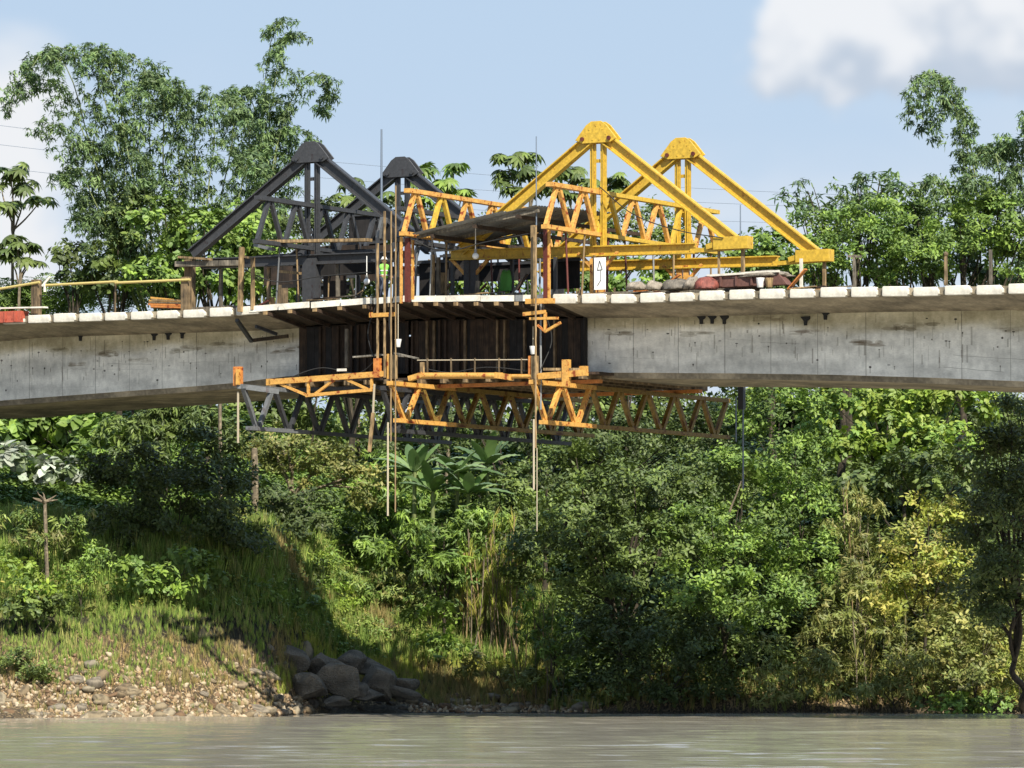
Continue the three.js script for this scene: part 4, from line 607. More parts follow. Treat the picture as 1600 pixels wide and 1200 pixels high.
// blobs -> leaf clusters gathered into clumps over each blob's outer part
function clumps(blobs, kind, pal, dens, R, size = 1) {
  const list = [];
  for (const b of blobs) {
    const area = b.rx * b.ry * 4 + b.rx * b.rz * 2, nC = Math.max(6, Math.round(area * 1.1)), per = Math.round(dens * 9);
    for (let c = 0; c < nC; c++) {
      const d = rdir(R, -0.75, 1), rr = 0.55 + 0.5 * Math.pow(R(), 0.6), cc = V(d.x * b.rx * rr, d.y * b.ry * rr, d.z * b.rz * rr).add(b.c), shade = 0.72 + 0.55 * R(), cr = 0.35 + 0.45 * R();
      for (let k = 0; k < per; k++) {
        const o = rdir(R), q = Math.pow(R(), 0.5) * cr, p = V(cc.x + o.x * q * 1.25, cc.y + o.y * q * 0.62, cc.z + o.z * q);
        const n = d.clone().multiplyScalar(0.55).add(rdir(R).multiplyScalar(0.65)).add(V(0, 0.75, 0)).normalize();
        list.push([p, n, size * (0.75 + 0.5 * R()), tint(R, pal, shade)]);
      }
    }
  }
  return list;
}
const blob = ([px, py, d, rx, ry]) => { const k = d / F; return { c: P(px, py, d), rx: rx * k, ry: ry * k, rz: Math.min(rx, ry * 1.3) * k * 0.9 }; };
function limb(A, B, r0, r1, R, wig = 0.25) {
  const n = 4, pts = []; const L = A.distanceTo(B); for (let k = 0; k <= n; k++) { const t = k / n; pts.push(A.clone().lerp(B, t).add(k && k < n ? V((R() - 0.5) * wig * L * 0.3, 0, (R() - 0.5) * wig * L * 0.3) : V(0, 0, 0))); }
  const c = new THREE.CatmullRomCurve3(pts), g = new THREE.TubeGeometry(c, 10, 1, 7), p = g.attributes.position;
  for (let i = 0; i < p.count; i++) { const k = Math.floor(i / 8) / 10, o = c.getPointAt(clamp(k, 0, 1)), r = lerp(r0, r1, k); p.setXYZ(i, o.x + (p.getX(i) - o.x) * r, o.y + (p.getY(i) - o.y) * r, o.z + (p.getZ(i) - o.z) * r); }
  g.computeVertexNormals(); return g;
}
let vegSeed = 100;
function plant(name, label, category, kind, pal, blobs, o = {}) {
  const R = rng(vegSeed++), bs = blobs.map(blob), mid = bs.reduce((a, b) => a.add(b.c), V(0, 0, 0)).multiplyScalar(1 / bs.length);
  const rx = o.root ? P(o.root[0], 600, o.root[1]).x : mid.x, rd = o.root ? o.root[1] : -mid.z, gy = Math.min(ground(rx, rd), bs.reduce((a, b) => Math.min(a, b.c.y), 99)) - 0.1, foot = V(rx, gy, -rd);
  const t = new THREE.Group(); t.name = numbered(name); t.position.copy(foot); tag(t, label, category, o.group); scene.add(t);
  const rel = (p) => p.clone().sub(foot), list = clumps(bs, kind, PAL[pal], o.dens ?? 1, R, o.size ?? 1); for (const l of list) l[0].sub(foot);
  const gs = [], h = mid.y - gy, r0 = o.trunk ?? clamp(h * 0.02, 0.05, 0.22), fork = V(mid.x, lerp(gy, mid.y, 0.45), mid.z).lerp(foot, 0.35).sub(foot);
  gs.push(limb(V(0, 0, 0), fork, r0, r0 * 0.7, R)); for (const b of bs) { const e = rel(b.c).add(V(0, b.ry * 0.45, 0)); gs.push(limb(fork, e, r0 * 0.62, r0 * 0.12, R)); for (let k = 0; k < 3; k++) gs.push(limb(fork.clone().lerp(e, 0.5), rel(b.c).add(V((R() - 0.5) * 1.5 * b.rx, (R() - 0.3) * b.ry, (R() - 0.5) * b.rz)), r0 * 0.3, r0 * 0.07, R)); }
  const tr = shadowed(new THREE.Mesh(mergeGeometries(gs), o.bark ?? M.bark)); tr.name = o.stem ?? 'trunk'; t.add(tr);
  const cr = instanced('crown', kind, list, leafMat); cr.userData.kind = 'stuff'; t.add(cr);
  return t;
}
// --- bamboo: arching canes with drooping sprays
function bambooClump(label, d, canes, o = {}) {
  const R = rng(vegSeed++), f0 = canes[0][0], b0 = P(f0[0], f0[1], d), foot = V(b0.x, ground(b0.x, d), -d), t = new THREE.Group(); t.name = numbered('bamboo_clump'); t.position.copy(foot); tag(t, label, 'bamboo', o.group); scene.add(t);
  const list = [];
  for (const cane of canes) {
    const pts = cane.map(([px, py], i) => P(px, py, d + (R() - 0.5) * (i ? 4 : 1)).sub(foot)), c = new THREE.CatmullRomCurve3(pts), g = new THREE.TubeGeometry(c, 24, 1, 6), p = g.attributes.position;
    for (let i = 0; i < p.count; i++) { const k = Math.floor(i / 7) / 24, q = c.getPointAt(clamp(k, 0, 1)), r = lerp(0.055, 0.012, k); p.setXYZ(i, q.x + (p.getX(i) - q.x) * r, q.y + (p.getY(i) - q.y) * r, q.z + (p.getZ(i) - q.z) * r); }
    g.computeVertexNormals(); const m = shadowed(new THREE.Mesh(g, M.bamboo)); m.name = 'cane'; t.add(m);
    const L = c.getLength(), nB = Math.round(L * (o.branches ?? 2.6));
    for (let k = 0; k < nB; k++) {
      const tt = lerp(o.from ?? 0.22, 1, Math.pow(k / nB, 0.85)), q = c.getPointAt(tt), reach = (o.reach ?? 1.5) * (1 - 0.72 * tt) + 0.2, dir = rdir(R, -0.5, 0.25), shade = 0.7 + 0.6 * R(), n = Math.round((3 + reach * 4.0) * (o.dens ?? 1));
      for (let s = 0; s < n; s++) { const e = Math.sqrt(R()) * reach, pp = q.clone().addScaledVector(dir, e).add(rdir(R).multiplyScalar(0.16)); pp.y -= 0.22 * e * e; list.push([pp, V(dir.x * 0.3 + R() - 0.5, 1, dir.z * 0.3 + R() - 0.5).normalize(), (o.size ?? 0.8) * (0.7 + 0.5 * R()), tint(R, PAL[o.pal ?? 'bamboo'], shade)]); }
    }
  }
  const cr = instanced('crown', 'narrow', list); cr.userData.kind = 'stuff'; t.add(cr); return t;
}
bambooClump('broad tall bamboo clump arching left against the sky', 233, [
  [[235, 520], [165, 300], [85, 130], [30, 135], [12, 175]], [[240, 520], [150, 260], [100, 100], [45, 95], [28, 150]], [[250, 520], [190, 250], [130, 90], [75, 75], [50, 105]], [[255, 520], [200, 240], [165, 95], [120, 72], [80, 110]],
  [[260, 520], [215, 230], [195, 95], [160, 75], [130, 120]], [[265, 520], [235, 240], [225, 110], [200, 82], [165, 130]], [[270, 520], [255, 260], [255, 140], [235, 112], [205, 150]], [[280, 520], [280, 280], [275, 170], [262, 135], [240, 180]],
  [[290, 520], [305, 290], [300, 180], [285, 140], [262, 175]], [[300, 520], [325, 300], [335, 190], [320, 142], [295, 180]], [[300, 520], [345, 310], [365, 200], [352, 148], [330, 190]], [[310, 520], [370, 320], [390, 220], [375, 165], [352, 210]],
  [[235, 520], [155, 330], [105, 230], [75, 190], [62, 215]], [[232, 520], [170, 380], [130, 300], [108, 260], [92, 285]], [[240, 520], [190, 360], [165, 260], [140, 220], [118, 250]], [[250, 520], [215, 360], [205, 250], [185, 205], [160, 240]], [[330, 520], [395, 360], [415, 280], [402, 235], [380, 270]], [[236, 520], [180, 400], [150, 340], [125, 320], [108, 345]],
], { reach: 1.7, branches: 2.8, dens: 0.85, size: 0.68 });
bambooClump('slender bamboo clump with the highest drooping tip, left of the black peak', 238, [
  [[400, 520], [405, 260], [415, 120], [430, 45], [455, 28]], [[405, 520], [415, 250], [430, 130], [445, 60], [480, 50]], [[410, 520], [425, 270], [450, 170], [480, 115], [508, 122], [500, 180]], [[405, 520], [410, 300], [400, 180], [385, 140], [360, 160]], [[420, 520], [445, 330], [460, 240], [470, 200], [495, 230]], [[395, 520], [385, 320], [390, 220], [400, 170], [420, 150]], [[415, 520], [430, 350], [430, 260], [440, 190], [450, 160]],
], { reach: 1.1, branches: 3.2, dens: 1.1, size: 0.66 });
bambooClump('curled bamboo tip hooking to the left above the right-hand thicket', 232, [
  [[1530, 480], [1522, 320], [1508, 215], [1488, 138], [1455, 114], [1425, 138], [1418, 195]], [[1534, 480], [1528, 320], [1514, 215], [1496, 150], [1468, 122], [1446, 150], [1440, 205]], [[1526, 480], [1518, 330], [1506, 240], [1494, 175], [1478, 150], [1464, 190], [1462, 225]],
], { reach: 0.7, branches: 2.6, dens: 0.8, size: 0.7, from: 0.42 });
bambooClump('loose bamboo clump at the right edge above the bridge deck', 230, [
  [[1550, 480], [1560, 330], [1560, 260], [1545, 228], [1525, 245]], [[1590, 480], [1595, 300], [1600, 215], [1605, 180], [1620, 200]], [[1570, 480], [1580, 320], [1590, 250], [1580, 215], [1560, 235]], [[1600, 480], [1625, 330], [1630, 250], [1615, 200]], [[1510, 480], [1500, 360], [1482, 300], [1462, 275], [1440, 295]], [[1545, 480], [1550, 380], [1540, 310], [1520, 275], [1500, 300]],
], { reach: 1.0, branches: 2.8, dens: 0.9, size: 0.72, from: 0.3 });

// --- trees and bushes
plant('broadleaf_tree', 'bright broad-leaved tree behind the sloping black strut', 'tree', 'broad', 'mid', [[255, 345, 229, 45, 38], [320, 365, 229, 55, 45], [385, 360, 230, 45, 55], [245, 420, 229, 55, 45], [330, 435, 229, 70, 45], [430, 420, 230, 60, 55]], { dens: 1.1 });
plant('broadleaf_tree', 'dark rounded tree at the foot of the broad bamboo clump', 'tree', 'broad', 'dark', [[185, 400, 231, 45, 40], [210, 340, 232, 40, 45], [160, 440, 231, 55, 30]], { dens: 1 });
plant('shrub', 'ferny shrub behind the yellow railing beside the brown post', 'shrub', 'fern', 'mid', [[75, 466, 236, 75, 24], [10, 468, 236, 60, 24]], { size: 1.2, trunk: 0.08 });
plant('shrub', 'leafy shrub behind the right half of the yellow railing', 'shrub', 'fern', 'mid', [[175, 463, 235, 70, 26], [245, 460, 235, 50, 30]], { size: 1.2, trunk: 0.08 });
plant('shrub', 'dark spiky-leaved shrub against the sky left of the bamboo foot', 'shrub', 'broad', 'deep', [[104, 392, 232, 20, 22], [125, 425, 232, 42, 20]], { dens: 0.6 });
function cecropia(label, d, trunk, heads, pal, bark = M.palebark) {
  const R = rng(vegSeed++), f = P(trunk[0], 500, d), foot = V(f.x, Math.min(ground(f.x, d), 14), -d), t = new THREE.Group(); t.name = numbered('umbrella_tree'); t.position.copy(foot); tag(t, label, 'tree'); scene.add(t);
  const top = P(trunk[0] + 4, trunk[1], d).sub(foot), gs = [limb(V(0, 0, 0), top, 0.11, 0.06, R, 0.08)], list = [];
  for (const [px, py, n, r] of heads) { const h = P(px, py, d + (R() - 0.5) * 2).sub(foot); gs.push(limb(top.clone().lerp(V(0, 0, 0), 0.15 * R()), h, 0.05, 0.025, R, 0.3)); for (let k = 0; k < n; k++) { const e = rdir(R, -0.25, 0.5).multiplyScalar(r * Math.sqrt(R())); const shade = 0.75 + 0.5 * R(); list.push([h.clone().add(e), V(e.x * 0.7 + (R() - 0.5) * 0.5, 0.9, e.z * 0.7 + (R() - 0.5) * 0.5).normalize(), 0.75 + 0.5 * R(), tint(R, PAL[pal], shade)]); } }
  const m = shadowed(new THREE.Mesh(mergeGeometries(gs), bark)); m.name = 'trunk'; t.add(m); const c = instanced('crown', 'umbrella', list); c.userData.kind = 'stuff'; t.add(c);
}
cecropia('thin pale-stemmed umbrella tree at the left edge against white cloud', 236, [18, 330], [[18, 268, 16, 1.1], [2, 290, 8, 0.8], [40, 290, 7, 0.7], [64, 314, 9, 0.65], [12, 322, 12, 0.8]], 'dark');
cecropia('short umbrella tree with narrow leaflets near the left edge above the railing', 234, [28, 420], [[28, 376, 12, 0.8], [50, 385, 8, 0.6], [14, 398, 10, 0.7], [45, 408, 10, 0.7]], 'dark');
cecropia('umbrella tree with rounded crown showing between the far black peak and the yellow frame', 240, [695, 300], [[672, 262, 9, 0.7], [712, 262, 10, 0.7], [660, 285, 8, 0.7], [695, 290, 14, 0.9], [725, 296, 7, 0.6], [650, 310, 9, 0.8]], 'mid');
cecropia('umbrella tree with drooping rounded leaves left of the near yellow peak', 241, [825, 300], [[790, 248, 12, 0.8], [822, 246, 14, 0.8], [785, 275, 12, 0.8], [835, 275, 16, 1.0], [805, 295, 12, 0.9], [850, 300, 10, 0.8]], 'dark');
cecropia('umbrella tree seen behind the near yellow post', 242, [900, 310], [[890, 268, 14, 0.9], [912, 285, 12, 0.9], [885, 300, 10, 0.9], [962, 280, 9, 0.7], [968, 296, 10, 0.7]], 'dark');
cecropia('umbrella tree filling the notch between the two black peaks', 243, [560, 330], [[548, 285, 9, 0.7], [570, 300, 9, 0.7], [540, 315, 12, 0.9], [575, 330, 12, 0.9], [610, 310, 9, 0.9]], 'dark');
plant('shrub', 'low shrubs seen through the black frame under its base beam', 'shrub', 'broad', 'dark', [[440, 448, 238, 60, 27], [540, 448, 238, 60, 30]], { trunk: 0.08 });
plant('shrub', 'dark foliage behind the black frame above its base beam', 'shrub', 'small', 'deep', [[480, 350, 236, 60, 40], [560, 360, 236, 60, 35], [620, 350, 236, 40, 40]], {});
plant('shrub', 'green shrub under the grey sun roof beyond the far deck edge', 'shrub', 'broad', 'mid', [[715, 446, 239, 50, 20], [790, 445, 239, 45, 20]], { trunk: 0.08 });
plant('shrub', 'green shrub behind the white board and the deck sacks', 'shrub', 'broad', 'mid', [[900, 434, 238, 40, 28], [985, 430, 238, 55, 28], [1060, 434, 238, 45, 24]], { trunk: 0.08 });
plant('broadleaf_tree', 'shadowy tree behind the middle of the yellow frames', 'tree', 'small', 'dark', [[700, 350, 240, 70, 35], [800, 370, 240, 70, 40], [1000, 355, 240, 70, 40], [1080, 375, 240, 50, 40], [900, 360, 240, 60, 40]], {});
plant('broadleaf_tree', 'small rounded tree right of the near yellow foot', 'tree', 'broad', 'mid', [[1195, 385, 226, 42, 34], [1185, 415, 226, 50, 30], [1235, 400, 226, 40, 34]], {});
plant('broadleaf_tree', 'loose-crowned tree with sky showing through left of the right thicket', 'tree', 'narrow', 'bamboo', [[1262, 310, 231, 30, 26], [1340, 300, 231, 40, 32], [1375, 295, 231, 40, 30]], { dens: 0.55 });
plant('broadleaf_tree', 'dense green thicket tree behind the far yellow foot', 'tree', 'small', 'mid', [[1290, 360, 228, 60, 38], [1270, 410, 227, 55, 32], [1345, 400, 227, 65, 45], [1360, 345, 229, 55, 40]], { dens: 1.2 });
plant('broadleaf_tree', 'dense green thicket tree under the curled bamboo tip', 'tree', 'small', 'mid', [[1425, 340, 230, 55, 45], [1430, 400, 228, 60, 45], [1500, 380, 228, 60, 60], [1560, 350, 229, 60, 60], [1590, 405, 228, 55, 50], [1510, 310, 231, 40, 40]], { dens: 1.2 });
const beyond = [[40, 'farthest left'], [300, 'left of the olive tree'], [560, 'left of the banana leaves'], [820, 'behind the right hanging rope'], [1080, 'behind the lattice beam ends'], [1340, 'behind the bright vine curtain'], [1590, 'behind the black-shaded tree']];
beyond.forEach(([px, w], i) => plant('leafy_tree', 'dim tree on the far slope under the bridge, ' + w, 'tree', ['small', 'broad'][i % 2], i === 5 ? 'bright' : 'dark', [[px - 80, 610, 243, 90, 50], [px + 60, 600, 245, 90, 45], [px - 20, 660, 240, 110, 45], [px + 110, 660, 241, 80, 40]], { dens: 1.0, size: 1.15 }));
// below the bridge, left
plant('climbing_vine', 'broad heart-leaved vine hanging at the far left under the concrete', 'vine', 'big', 'mid', [[30, 668, 229, 65, 32], [110, 666, 229, 55, 34], [165, 690, 227, 40, 40]], { dens: 1.0 });
plant('leafy_tree', 'dim green bush close under the left bridge arm', 'tree', 'narrow', 'dark', [[250, 660, 223, 80, 30], [310, 680, 223, 60, 50], [220, 700, 222, 50, 40]], { dens: 1.2 });
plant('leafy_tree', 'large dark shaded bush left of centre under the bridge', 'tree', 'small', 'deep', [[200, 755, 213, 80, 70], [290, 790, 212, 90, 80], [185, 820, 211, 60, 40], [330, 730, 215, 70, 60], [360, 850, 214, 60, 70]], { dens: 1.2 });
plant('shrub', 'bright leafy shrub at the edge of the shaded bush beside the grass', 'shrub', 'broad', 'mid', [[215, 890, 205, 45, 26], [265, 905, 206, 45, 24], [300, 880, 208, 40, 30]], { dens: 1 });
plant('shrub', 'pale broad-leaved shrub at the far left below the heart-leaved vine', 'shrub', 'big', 'pale', [[60, 728, 223.6, 42, 26], [20, 718, 223.8, 32, 24], [105, 742, 223.4, 26, 18]], { dens: 0.7, size: 0.95 });
plant('shrub', 'mid green shrub between the pale shrub and the shaded bush', 'shrub', 'big', 'mid', [[140, 735, 226, 45, 36], [145, 762, 224.5, 40, 28], [60, 775, 222.8, 60, 20]], { dens: 0.9, size: 0.8 });
plant('leafy_tree', 'olive feathery tree below the left lattice beams', 'tree', 'small', 'olive', [[450, 710, 226, 65, 34], [520, 725, 226, 60, 36], [560, 760, 226, 45, 40], [420, 690, 227, 45, 30]], { dens: 1.1, root: [400, 226], bark: M.palebark, trunk: 0.2 });
plant('leafy_tree', 'brownish black bush in the hollow above the boulders', 'tree', 'small', 'deep', [[420, 800, 222, 60, 55], [430, 870, 220, 65, 60], [480, 820, 222, 55, 70], [390, 900, 219, 45, 40]], { dens: 1.1 });
plant('leafy_tree', 'fresh green drooping bush in the middle behind the hanging ropes', 'tree', 'narrow', 'mid', [[590, 790, 229, 70, 45], [560, 850, 227, 55, 50], [640, 850, 228, 80, 50], [660, 790, 229, 60, 45], [600, 740, 230, 60, 40]], { dens: 1.4, size: 0.9 });
plant('shrub', 'grassy green shrub at the foot of the middle bush', 'shrub', 'narrow', 'grass', [[560, 920, 224, 60, 35], [640, 920, 224, 70, 40], [690, 900, 225, 50, 50]], { dens: 1.1, size: 0.8 });
plant('leafy_tree', 'dim green tree right of the banana leaves under the bridge', 'tree', 'small', 'dark', [[770, 760, 226, 70, 55], [800, 820, 224, 60, 50], [740, 810, 227, 50, 50], [830, 880, 220, 50, 50]], { dens: 1.1, root: [830, 229], trunk: 0.09 });
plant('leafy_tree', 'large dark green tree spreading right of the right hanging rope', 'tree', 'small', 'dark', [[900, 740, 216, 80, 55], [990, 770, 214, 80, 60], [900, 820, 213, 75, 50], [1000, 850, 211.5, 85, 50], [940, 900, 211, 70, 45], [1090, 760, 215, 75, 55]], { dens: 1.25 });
plant('leafy_tree', 'mid green tree under the right lattice beams', 'tree', 'small', 'mid', [[1110, 840, 212, 80, 55], [1160, 760, 215, 70, 60], [1080, 920, 210, 70, 45], [1180, 880, 211, 70, 55]], { dens: 1.25 });
plant('leafy_tree', 'speckled green wall of leaves right of the far hanging cable', 'tree', 'small', 'mid', [[1220, 650, 221, 70, 45], [1240, 720, 219, 70, 55], [1260, 800, 216, 70, 60], [1270, 890, 212, 65, 55], [1210, 950, 210, 60, 45]], { dens: 1.25 });
plant('leafy_tree', 'dark leafy tree behind the lower lattice beams in the middle', 'tree', 'small', 'deep', [[640, 690, 232, 70, 40], [740, 680, 232, 80, 40], [850, 680, 228, 80, 40], [960, 680, 224, 80, 40], [1080, 680, 222, 70, 40]], { dens: 1.1 });
plant('climbing_vine', 'brightest yellow-green vine curtain close under the right bridge arm', 'vine', 'broad', 'bright', [[1340, 630, 223, 65, 32], [1420, 630, 223, 70, 34], [1500, 630, 222, 60, 36], [1400, 685, 221, 65, 36], [1480, 690, 220, 55, 36], [1330, 690, 221, 45, 40]], { dens: 1.2 });
plant('leafy_tree', 'shaded green tree under the bright vine curtain', 'tree', 'broad', 'dark', [[1440, 740, 216, 60, 36], [1500, 740, 214, 45, 45], [1340, 760, 218, 50, 50]], { dens: 1 });
plant('shrub', 'yellow-green shrub beside the black tree at the right', 'shrub', 'small', 'yellow', [[1460, 800, 213, 60, 34], [1430, 860, 211, 55, 45], [1480, 880, 210, 40, 50], [1410, 930, 209.5, 60, 40]], { dens: 1.2 });
plant('shrub', 'dry olive shrub with upright pale stems in the right bank', 'shrub', 'narrow', 'olive', [[1345, 830, 213, 45, 60], [1340, 900, 211, 50, 50], [1340, 960, 209.5, 60, 40]], { dens: 1.0, size: 0.75, bark: M.palebark });
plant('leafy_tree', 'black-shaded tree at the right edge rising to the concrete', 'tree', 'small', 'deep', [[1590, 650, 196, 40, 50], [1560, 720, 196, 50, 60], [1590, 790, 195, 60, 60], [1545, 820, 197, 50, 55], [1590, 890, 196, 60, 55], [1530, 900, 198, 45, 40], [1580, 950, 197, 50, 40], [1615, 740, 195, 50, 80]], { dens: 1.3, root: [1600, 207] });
plant('shrub', 'sunlit olive shrub at the waterline, left of the right bank shrubs', 'shrub', 'narrow', 'olive', [[1240, 1030, 208, 60, 40], [1230, 1075, 207.5, 55, 28], [1300, 1020, 208.5, 50, 45]], { dens: 1.0, size: 0.7 });
plant('shrub', 'olive shrub at the waterline in the middle of the right bank', 'shrub', 'narrow', 'olive', [[1380, 1020, 208, 70, 45], [1370, 1080, 207, 60, 28], [1440, 1060, 207, 50, 38]], { dens: 1.0, size: 0.7 });
plant('shrub', 'feathery olive shrub right of the middle of the right bank', 'shrub', 'small', 'olive', [[1490, 1000, 207.5, 60, 45], [1530, 1050, 206.5, 55, 40], [1550, 980, 207, 50, 40]], { dens: 1.0 });
plant('shrub', 'yellow dry bush at the lower right corner above the water', 'shrub', 'narrow', 'yellow', [[1590, 1065, 206, 40, 30], [1605, 1020, 206, 40, 35]], { dens: 1.0, size: 0.7 });
plant('shrub', 'low green creeper touching the water under the feathery shrub', 'shrub', 'broad', 'mid', [[1470, 1098, 206, 60, 16], [1540, 1096, 206, 50, 18]], { dens: 1.0, size: 0.7 });
plant('shrub', 'shadowed twiggy bush at the waterline below the large dark tree', 'shrub', 'small', 'deep', [[950, 990, 211, 70, 55], [1040, 1000, 210, 70, 55], [1120, 1010, 209, 60, 50], [980, 1060, 211, 60, 30], [1080, 1070, 209.5, 70, 28]], { dens: 0.9 });
plant('shrub', 'small green plant in shade at the left foot of the large dark tree', 'shrub', 'narrow', 'mid', [[850, 950, 216, 40, 50], [870, 1010, 214, 35, 35]], { dens: 0.9, size: 0.8 });
plant('shrub', 'arching green shrub hiding the banana stems', 'shrub', 'narrow', 'mid', [[690, 835, 222, 55, 40], [745, 815, 222.5, 45, 45], [640, 855, 222.5, 45, 35], [700, 890, 221.5, 60, 30]], { dens: 1.2, size: 0.85 });
for (const [l, b, k, pal] of [
  ['low broad-leaved shrub at the left edge in front of the bare stem', [[15, 885, 203, 45, 30], [50, 915, 202, 35, 22]], 'broad', 'bright'], ['low leafy shrub right of the bare stem in the grass', [[115, 905, 203.5, 34, 24], [140, 880, 204, 34, 26]], 'small', 'mid'],
  ['dark leafy weed clump at the top edge of the left bank below the bare stem', [[40, 950, 201.5, 40, 14], [95, 950, 201.5, 36, 12]], 'broad', 'dark'], ['grassy bush at the far left between pale shrub and lawn', [[20, 820, 206.5, 55, 30], [110, 825, 207, 45, 28], [60, 845, 206, 40, 22]], 'narrow', 'grass'],
  ['dark green scrub on the left bank slope above the gravel', [[30, 1030, 198.5, 36, 16], [60, 1050, 198, 30, 10]], 'small', 'dark'], ['leafy shrub at the foot of the dark hollow', [[400, 930, 212, 45, 22], [450, 945, 213, 45, 20]], 'broad', 'mid'],
  ['weedy shrub on the lit slope above the right end of the boulders', [[560, 985, 220, 50, 20], [620, 975, 220, 45, 22]], 'small', 'grass'], ['leafy shrub between boulders and pale canes on the grass slope', [[670, 965, 219, 45, 26], [700, 1000, 218, 40, 20]], 'broad', 'mid'],
  ['shrub standing on the ridge right of the dark hollow', [[500, 890, 222, 40, 35], [520, 930, 221, 40, 25]], 'small', 'bright'], ['straw-tipped bush at the sandy edge below the pale canes', [[760, 1040, 216.5, 50, 22], [830, 1060, 215, 45, 18]], 'narrow', 'olive']]) plant('shrub', l, 'shrub', k, pal, b, { dens: 1.0, size: 0.75, trunk: 0.04 });
plant('shrub', 'continuous scrub right behind the deck at the right, under the thicket', 'shrub', 'narrow', 'bamboo', [[1260, 432, 233, 50, 18], [1340, 432, 233, 55, 18], [1420, 430, 233, 55, 20], [1500, 430, 233, 55, 20], [1580, 428, 233, 55, 20], [1200, 438, 233, 45, 16]], { dens: 1.1, trunk: 0.08 });
plant('broadleaf_tree', 'feathery pale green tree inside the right thicket behind the brown stake', 'tree', 'narrow', 'bamboo', [[1460, 345, 232, 55, 45], [1400, 385, 232, 50, 40], [1540, 385, 232, 55, 45], [1330, 355, 232, 45, 40]], { dens: 1.0, size: 0.8 });
// --- banana plants: long arched blades on a thick stem
function banana(label, px, py, d, leaves, seed) {
  const R = rng(seed), f = P(px, py, d), foot = V(f.x, ground(f.x, d) - 0.1, -d), t = new THREE.Group(); t.name = numbered('banana_plant'); t.position.copy(foot); tag(t, label, 'plant', 'banana plants under the bridge'); scene.add(t);
  const top = f.clone().sub(foot), st = shadowed(new THREE.Mesh(limb(V(0, 0, 0), top, 0.14, 0.09, R, 0.05), M.bamboo)); st.name = 'stem'; t.add(st);
  for (let k = 0; k < leaves; k++) {
    const a = k * 2.4 + R(), el = 0.35 + 0.9 * R(), L = 1.7 + 1.0 * R(), n = 12, pos = [], idx = [];
    for (let i = 0; i <= n; i++) { const s = i / n, along = L * s, y = Math.sin(el) * along - 0.42 * s * s * L * (1.2 - el * 0.4), x = Math.cos(el) * along, w = 0.30 * Math.pow(Math.sin(Math.PI * clamp(s * 0.93 + 0.05, 0, 1)), 0.6) * (s < 0.12 ? s / 0.12 : 1); for (const q of [-1, -0.5, 0, 0.5, 1]) pos.push(x, y - Math.abs(q) * w * 0.35 + 0.02 * Math.sin(i * 2.7 + q * 5), q * w * (1 - 0.12 * R())); }
    for (let i = 0; i < n; i++) for (let j = 0; j < 4; j++) { const o = i * 5 + j; idx.push(o, o + 1, o + 5, o + 1, o + 6, o + 5); }
    const g = new THREE.BufferGeometry(); g.setAttribute('position', new THREE.Float32BufferAttribute(pos, 3)); g.setIndex(idx); g.rotateY(a); g.translate(top.x, top.y, top.z); g.computeVertexNormals();
    const m = shadowed(new THREE.Mesh(g, [M.banana, M.banana2, M.banana3][Math.floor(R() * 3)])); m.name = 'leaf'; t.add(m);
  }
}
M.banana = leafMat.clone(); M.banana.color.setRGB(0.13, 0.22, 0.06); M.banana2 = leafMat.clone(); M.banana2.color.setRGB(0.22, 0.32, 0.12); M.banana3 = leafMat.clone(); M.banana3.color.setRGB(0.09, 0.16, 0.05);
banana('tallest banana plant below the orange edge beam in the middle', 715, 738, 224.5, 12, 51); banana('shorter banana plant left of the tallest, with one long pale arched leaf', 676, 768, 224, 9, 52); banana('banana plant at the right, close to the dim green tree', 762, 726, 225, 9, 53);
banana('banana plant with broad leaves left of the others, under the front lattice beam', 648, 738, 224.8, 11, 54); banana('low banana plant with broad leaves in front of the tallest one', 732, 772, 223.4, 11, 55);
// --- cane clump: pale upright stalks with blades
function canes(label, px0, px1, pyTop, d, n, seed, pal, group) {
  const R = rng(seed), c = P((px0 + px1) / 2, 900, d), foot = V(c.x, ground(c.x, d), -d), t = new THREE.Group(); t.name = numbered('cane_clump'); t.position.copy(foot); tag(t, label, 'reeds', group); scene.add(t);
  const list = [];
  for (let k = 0; k < n; k++) {
    const px = lerp(px0, px1, R()), dd = d + (R() - 0.5) * 2.5, b = P(px, 900, dd); b.y = ground(b.x, dd) - 0.05; const e = P(px + (R() - 0.5) * 46, pyTop + R() * 90, dd + (R() - 0.5)), m = b.clone().lerp(e, 0.5).add(V((R() - 0.5) * 0.3, 0, 0)), cv = new THREE.CatmullRomCurve3([b, m, e].map((q) => q.clone().sub(foot)));
    const o = shadowed(new THREE.Mesh(new THREE.TubeGeometry(cv, 8, 0.018 + 0.016 * R(), 5), R() < 0.6 ? M.palebark : M.tan)); o.name = 'stalk'; t.add(o);
    for (let j = 0; j < 7; j++) { const q = cv.getPointAt(0.25 + 0.75 * R()); list.push([q, V(R() - 0.5, 0.8, R() - 0.5).normalize(), 0.55 + 0.4 * R(), tint(R, PAL[pal], 0.8 + 0.5 * R())]); }
  }
  const cr = instanced('blades', 'blade', list, grassMat); cr.userData.kind = 'stuff'; t.add(cr);
}
canes('clump of tall pale canes standing right of the middle bush', 722, 812, 800, 222, 46, 61, 'yellow', 'clumps of pale canes'); canes('short thinner canes in the shade below the dim green tree', 810, 880, 930, 216, 16, 62, 'grass', 'clumps of pale canes');
canes('bleached upright canes among the shrubs of the right bank', 1315, 1385, 760, 213.5, 12, 63, 'olive', 'clumps of pale canes'); canes('low bleached canes above the right waterline', 1330, 1420, 920, 209.5, 9, 64, 'olive', 'clumps of pale canes');
